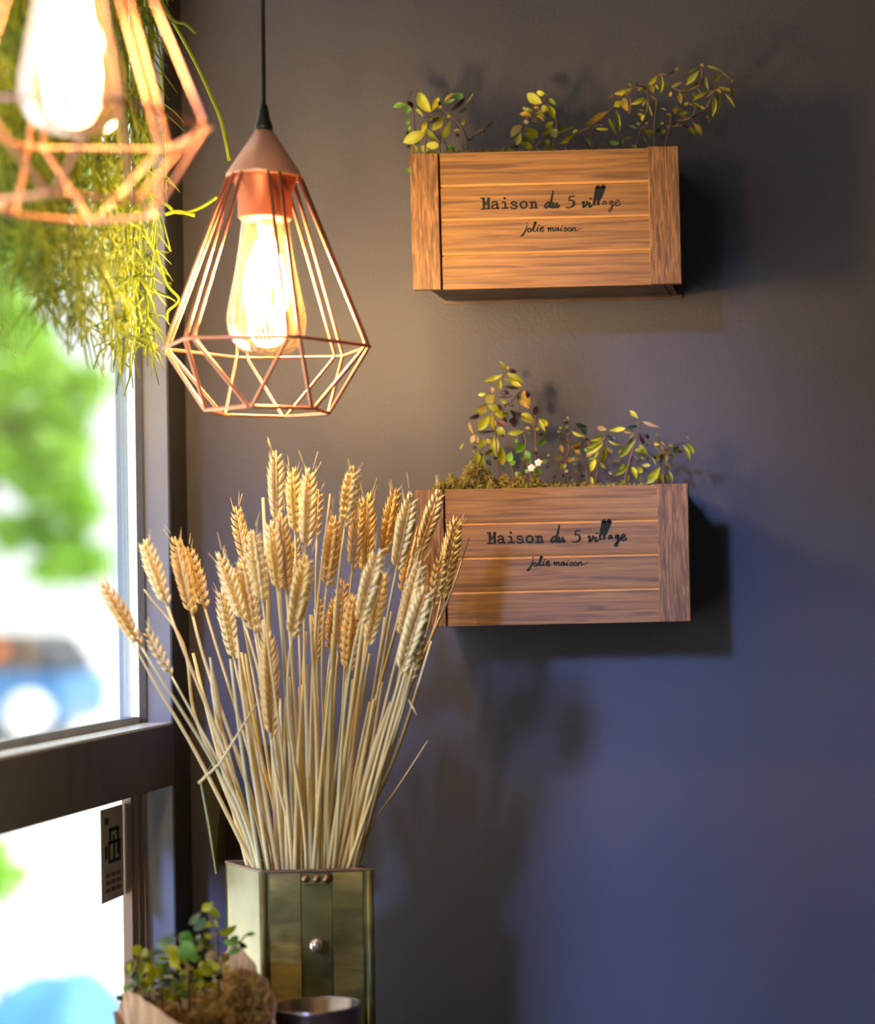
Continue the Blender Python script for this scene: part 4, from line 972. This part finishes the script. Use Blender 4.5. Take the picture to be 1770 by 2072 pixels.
for s in [[(1160,1300),(1150,700),(1120,450),(1060,260),(1010,150)],[(850,1300),(830,760),(740,520),(650,460)],[(560,1250),(540,900),(430,650)],[(480,1200),(300,950),(290,700)],[(1170,900),(1200,750),(1390,540),(1450,480)],[(900,1300),(880,880)],[(1160,460),(1120,480)],[(760,1250),(700,960),(600,800)],[(480,1200),(250,1080),(120,1120)]]:
    cp = catmull([gg(x, y, YP+rr2.uniform(-.01, .01)) for x, y in s], 5)
    sm_.tube(cp, [.0013*(1.2-.7*i/(len(cp)-1)) for i in range(len(cp))], 6)
part('stem', sm_, M['stem'], pot, True)

# steel cup
cq = P(641, 2034, -.44)
cup = empty('steel_cup', (cq.x, cq.y, ZC), 'plain dark steel cup in front of the brass box', 'cup')
hc = cq.z-ZC; rc = .0412
part('body', MB().lathe([(0, 0), (rc*.86, 0), (rc*.88, .003), (rc, hc-.002), (rc+.0008, hc), (rc-.0012, hc), (rc*.86, .006), (0, .006)], (cq.x, cq.y, ZC), 56), M['steel'], cup, True)
part('rolled_rim', MB().tube([(cq.x+rc*math.cos(a*math.pi/24), cq.y+rc*math.sin(a*math.pi/24), ZC+hc) for a in range(48)], .0009, 6, closed=True), M['steel'], cup, True)

# ------------------------------------------------------------------ hanging plant by the window
hp = empty('hanging_plant', (-.715, -.50, CE), 'shaggy yellow-green hanging plant with thin trailing stems at the window', 'plant')
HZ = .80
part('hook', MB().tube([(-.715, -.50, CE), (-.715, -.50, HZ+.12)], .0015, 6), M['black'], hp)
part('pot', MB().lathe([(0, 0), (.045, 0), (.062, .09), (.066, .10), (.058, .10), (.05, .08), (0, .08)], (-.715, -.50, HZ+.02), 28), M['black'], hp, True)
rr = random.Random(11)
def strand(start, end, sag, nb, bl, r0, mat, name='strand', droop=1.0):
    mb = MB(); k = 9
    mid1 = start.lerp(end, .33) + Vector((rr.gauss(0, .012), rr.gauss(0, .02), sag)); mid2 = start.lerp(end, .7) + Vector((rr.gauss(0, .010), rr.gauss(0, .015), sag*.4))
    path = catmull([start, mid1, mid2, end], 4)
    mb.tube(path, [r0*(1.2-.8*i/(len(path)-1)) for i in range(len(path))], 4)
    for i in range(nb):
        t = rr.uniform(.25, 1)*(len(path)-1); j = int(min(t, len(path)-2)); p = path[j].lerp(path[j+1], t-j)
        d = Vector((rr.gauss(0, .5), rr.gauss(0, .8), rr.gauss(-.75*droop, .4))).normalized()*bl*rr.uniform(.5, 1.2)
        q = p+d*.6+Vector((0, 0, bl*.05)); e = p+d+Vector((rr.gauss(0, .004), rr.gauss(0, .006), -bl*.22*rr.random()))
        for v in (q, e): v.x = max(v.x, XW+.005)
        mb.tube([p, q, e], [r0*.8, r0*.7, r0*.35], 3)
    for i, v in enumerate(mb.v):
        if v[0] < XW+.003: mb.v[i] = (XW+.003, v[1], v[2])
    return part(name, mb, mat, hp, True)
def ybot(px):
    ks = [(-60, 480), (0, 540), (60, 560), (100, 660), (160, 690), (215, 735), (280, 745), (300, 700), (335, 660), (350, 600)]
    for (a, ya_), (b, yb2) in zip(ks, ks[1:]):
        if a <= px <= b: return ya_+(yb2-ya_)*(px-a)/(b-a)
    return 500
for i in range(150):
    px = rr.choice((rr.uniform(-50, 340), rr.uniform(-50, 300), rr.uniform(40, 270)))
    x = rr.uniform(XW+.012, XW+.075)
    yb_ = ybot(px)*(1-.42*rr.random()**1.5) if i % 3 else ybot(px)-rr.uniform(0, 30)
    e = PX(px, yb_, x)
    if e.y > -.10: e = P(px, yb_, -.12)
    st_ = Vector((-.715+rr.uniform(-.05, .05), -.50+rr.uniform(-.055, .055), HZ+rr.uniform(.06, .12)))
    a2 = Vector((max(XW+.01, (st_.x+e.x)/2), e.y*.8+st_.y*.2, st_.z*.72+e.z*.28))
    strand(a2, e, rr.uniform(-.01, .03), rr.randint(17, 25), .040, .0014, M['fern'] if rr.random() < .62 else M['fern2'])
    if i % 2 == 0:
        part('strand', MB().tube(catmull([st_, st_.lerp(a2, .5)+Vector((0, 0, .04)), a2], 4), .0013, 4), M['fern2'], hp)
# distinct outlying strands
def curve_strand(pts, Y, r, mat='fern'):
    return part('strand', MB().tube(catmull([P(x, y, Y) for x, y in pts], 6), r, 6), M[mat], hp, True)
curve_strand([(290,-60),(345,35),(392,120),(425,190),(447,245),(464,325)], -.22, .0019)
curve_strand([(425,190),(433,180)], -.28, .0014) if False else None
curve_strand([(300,-30),(348,38),(375,48),(397,67)], -.30, .0018)
curve_strand([(250,330),(300,395),(338,415),(352,428),(378,430),(410,418),(440,398)], -.22, .0020)
curve_strand([(334,434),(360,428),(394,436)], -.22, .0022)
curve_strand([(310,480),(335,570),(362,606),(340,630),(338,650)], -.21, .0017)
curve_strand([(270,560),(285,650),(300,672),(312,712)], -.31, .0018)

# ------------------------------------------------------------------ outside
GZ = -1.9
struct('ground', MB().box((-60, -20, GZ-.2), (XW-.12, 130, GZ)), M['pave'], label='sunlit pale pavement outside the window')
def crown(mb, c, r, n, rr, size):
    def rv(): return Vector((rr.gauss(0, 1), rr.gauss(0, 1), rr.gauss(0, 1))).normalized()*rr.random()**.4
    cl = [rv() for _ in range(15)]
    for i in range(n):
        d = cl[i % 15]*.92 + rv()*.27
        p = Vector(c)+Vector((d.x*r[0], d.y*r[1], d.z*r[2]))
        a = Vector((rr.gauss(0, 1), rr.gauss(0, 1), rr.gauss(0, 1))).normalized(); b = a.orthogonal().normalized()
        s_ = size*rr.uniform(.6, 1.3)
        mb.add([p-a*s_, p+b*s_*.45, p+a*s_, p-b*s_*.45], [(0, 1, 2, 3)])
def tree(label, trunk_px, Y, crowns, seed, mat):
    rr = random.Random(seed); base = P(trunk_px, 1300, Y); base.z = GZ
    root = empty('street_tree', base, label, 'tree', 'trees in the street outside')
    topz = max(P(c[0], c[1], Y).z for c in crowns)
    mid = P(crowns[0][0], crowns[0][1], Y)
    tk = MB().tube([base, base.lerp(Vector((mid.x, Y, mid.z)), .5)+Vector((.05, 0, 0)), Vector((mid.x, Y, mid.z))], [.12, .05, .015], 10)
    for c in crowns[1:]:
        q = P(c[0], c[1], Y); j = base.lerp(mid, .6); tk.tube([j, q], [.02, .008], 6)
    part('trunk', tk, M['bark'], root, True)
    mb = MB()
    for c in crowns:
        q = P(c[0], c[1], Y); k = (Y+2.5)/F_PX
        crown(mb, q, (c[2]*k, c[2]*k*.8, c[3]*k), c[4], rr, .11)
    part('foliage', mb, mat, root, kind='stuff')
tree('bright green tree seen blurred through the upper window', -260, 11.0, [(30, 790, 170, 150, 900), (95, 985, 120, 130, 700), (-60, 560, 130, 120, 400), (30, 330, 210, 150, 700), (150, 1130, 80, 45, 260)], 3, M['tree'])
tree('darker tree farther back behind the bright one', -300, 17.0, [(-20, 640, 120, 90, 400), (90, 880, 90, 70, 300), (60, 520, 200, 70, 350), (120, 160, 260, 160, 700)], 5, M['tree_dark'])
tb = P(5, 1755, 6.2)
bs = empty('shrub', (tb.x, tb.y, GZ), 'small green shrub seen through the lower window at its left edge', 'shrub')
mb = MB(); crown(mb, tb, (.11, .11, .15), 260, random.Random(4), .03)
part('foliage', mb, M['tree'], bs, kind='stuff')
part('stem', MB().tube([(tb.x-.03, tb.y, GZ), (tb.x-.01, tb.y, (tb.z+GZ)/2), (tb.x-.01, tb.y, tb.z)], [.02, .015, .008], 8), M['bark'], bs)
# blue tarpaulin mound low outside
tq = P(110, 1985, 4.8)
hm = MB(); nx, ny = 26, 14; vs = []
x0, x1 = P(-150, 1985, 4.8).x, P(300, 1985, 4.8).x
for j in range(ny+1):
    for i in range(nx+1):
        u, v = i/nx, j/ny
        h = (math.sin(math.pi*u)**.35)*(math.sin(math.pi*v)**.3)*(tq.z-GZ)*(1+.04*math.sin(u*9+v*4)+.03*math.sin(u*21))
        vs.append((x0+(x1-x0)*u, 4.5+.8*v, GZ+h))
hm.add(vs, [(j*(nx+1)+i, j*(nx+1)+i+1, (j+1)*(nx+1)+i+1, (j+1)*(nx+1)+i) for j in range(ny) for i in range(nx)])
tag(part('tarpaulin', hm, M['tarp'], None, True), 'blue rounded covered heap at the bottom of the lower window', 'cover')
# parked car
cy = 24.5; cr = P(128, 1480, cy); xr = cr.x
car = empty('parked_car', (xr-1.9, cy+.85, GZ), 'blurred blue parked car with dark windows seen above the transom', 'car')
def extr(prof, y0, y1, mb=None):
    n = len(prof); mb = mb or MB()
    return mb.add([(x, y0, z) for x, z in prof]+[(x, y1, z) for x, z in prof], [tuple(range(n)), tuple(reversed(range(n, 2*n)))]+[(i, n+i, n+(i+1) % n, (i+1) % n) for i in range(n)])
part('body', extr([(xr-3.9, GZ+.25), (xr-.1, GZ+.25), (xr, GZ+.45), (xr-.02, GZ+.85), (xr-.35, GZ+.93), (xr-3.5, GZ+.95), (xr-3.9, GZ+.8)], cy, cy+1.7), M['carblue'], car, bevel=.03)
part('cabin', extr([(xr-3.2, GZ+.95), (xr-.12, GZ+.93), (xr-.42, GZ+1.38), (xr-.7, GZ+1.43), (xr-2.6, GZ+1.42)], cy+.08, cy+1.62), M['carglass'], car, bevel=.02)
part('window_reflection', MB().box((xr-.52, cy+.05, GZ+.93), (xr-.36, cy+.09, GZ+1.38)).box((xr-.85, cy+.05, GZ+.93), (xr-.66, cy+.09, GZ+1.40)), M['car_reflection'], car)  # plates added to paint the brown reflection in the car windows
part('tail_light', MB().ball((xr-.80, cy-.02, GZ+1.2), .09, 12, 8), M['orange'], car, True)
for x in (xr-.75, xr-3.1):
    for y in (cy+.02, cy+1.5):
        o = part('wheel', MB().tube([(x, y, GZ+.31), (x, y+.2, GZ+.31)], .31, 20), M['tyre'], car)
# white globe bollard
gq = P(55, 1447, 16.0)
gb = empty('globe_bollard', (gq.x, gq.y, GZ), 'white round globe on a short post in front of the car', 'bollard')
part('globe', MB().ball(gq, .20, 24, 14), M['white'], gb, True)
part('post', MB().tube([(gq.x, gq.y, GZ), (gq.x, gq.y, gq.z-.18)], .05, 12), M['white'], gb)
for o in bpy.data.objects:
    if '_local' in o: del o['_local']
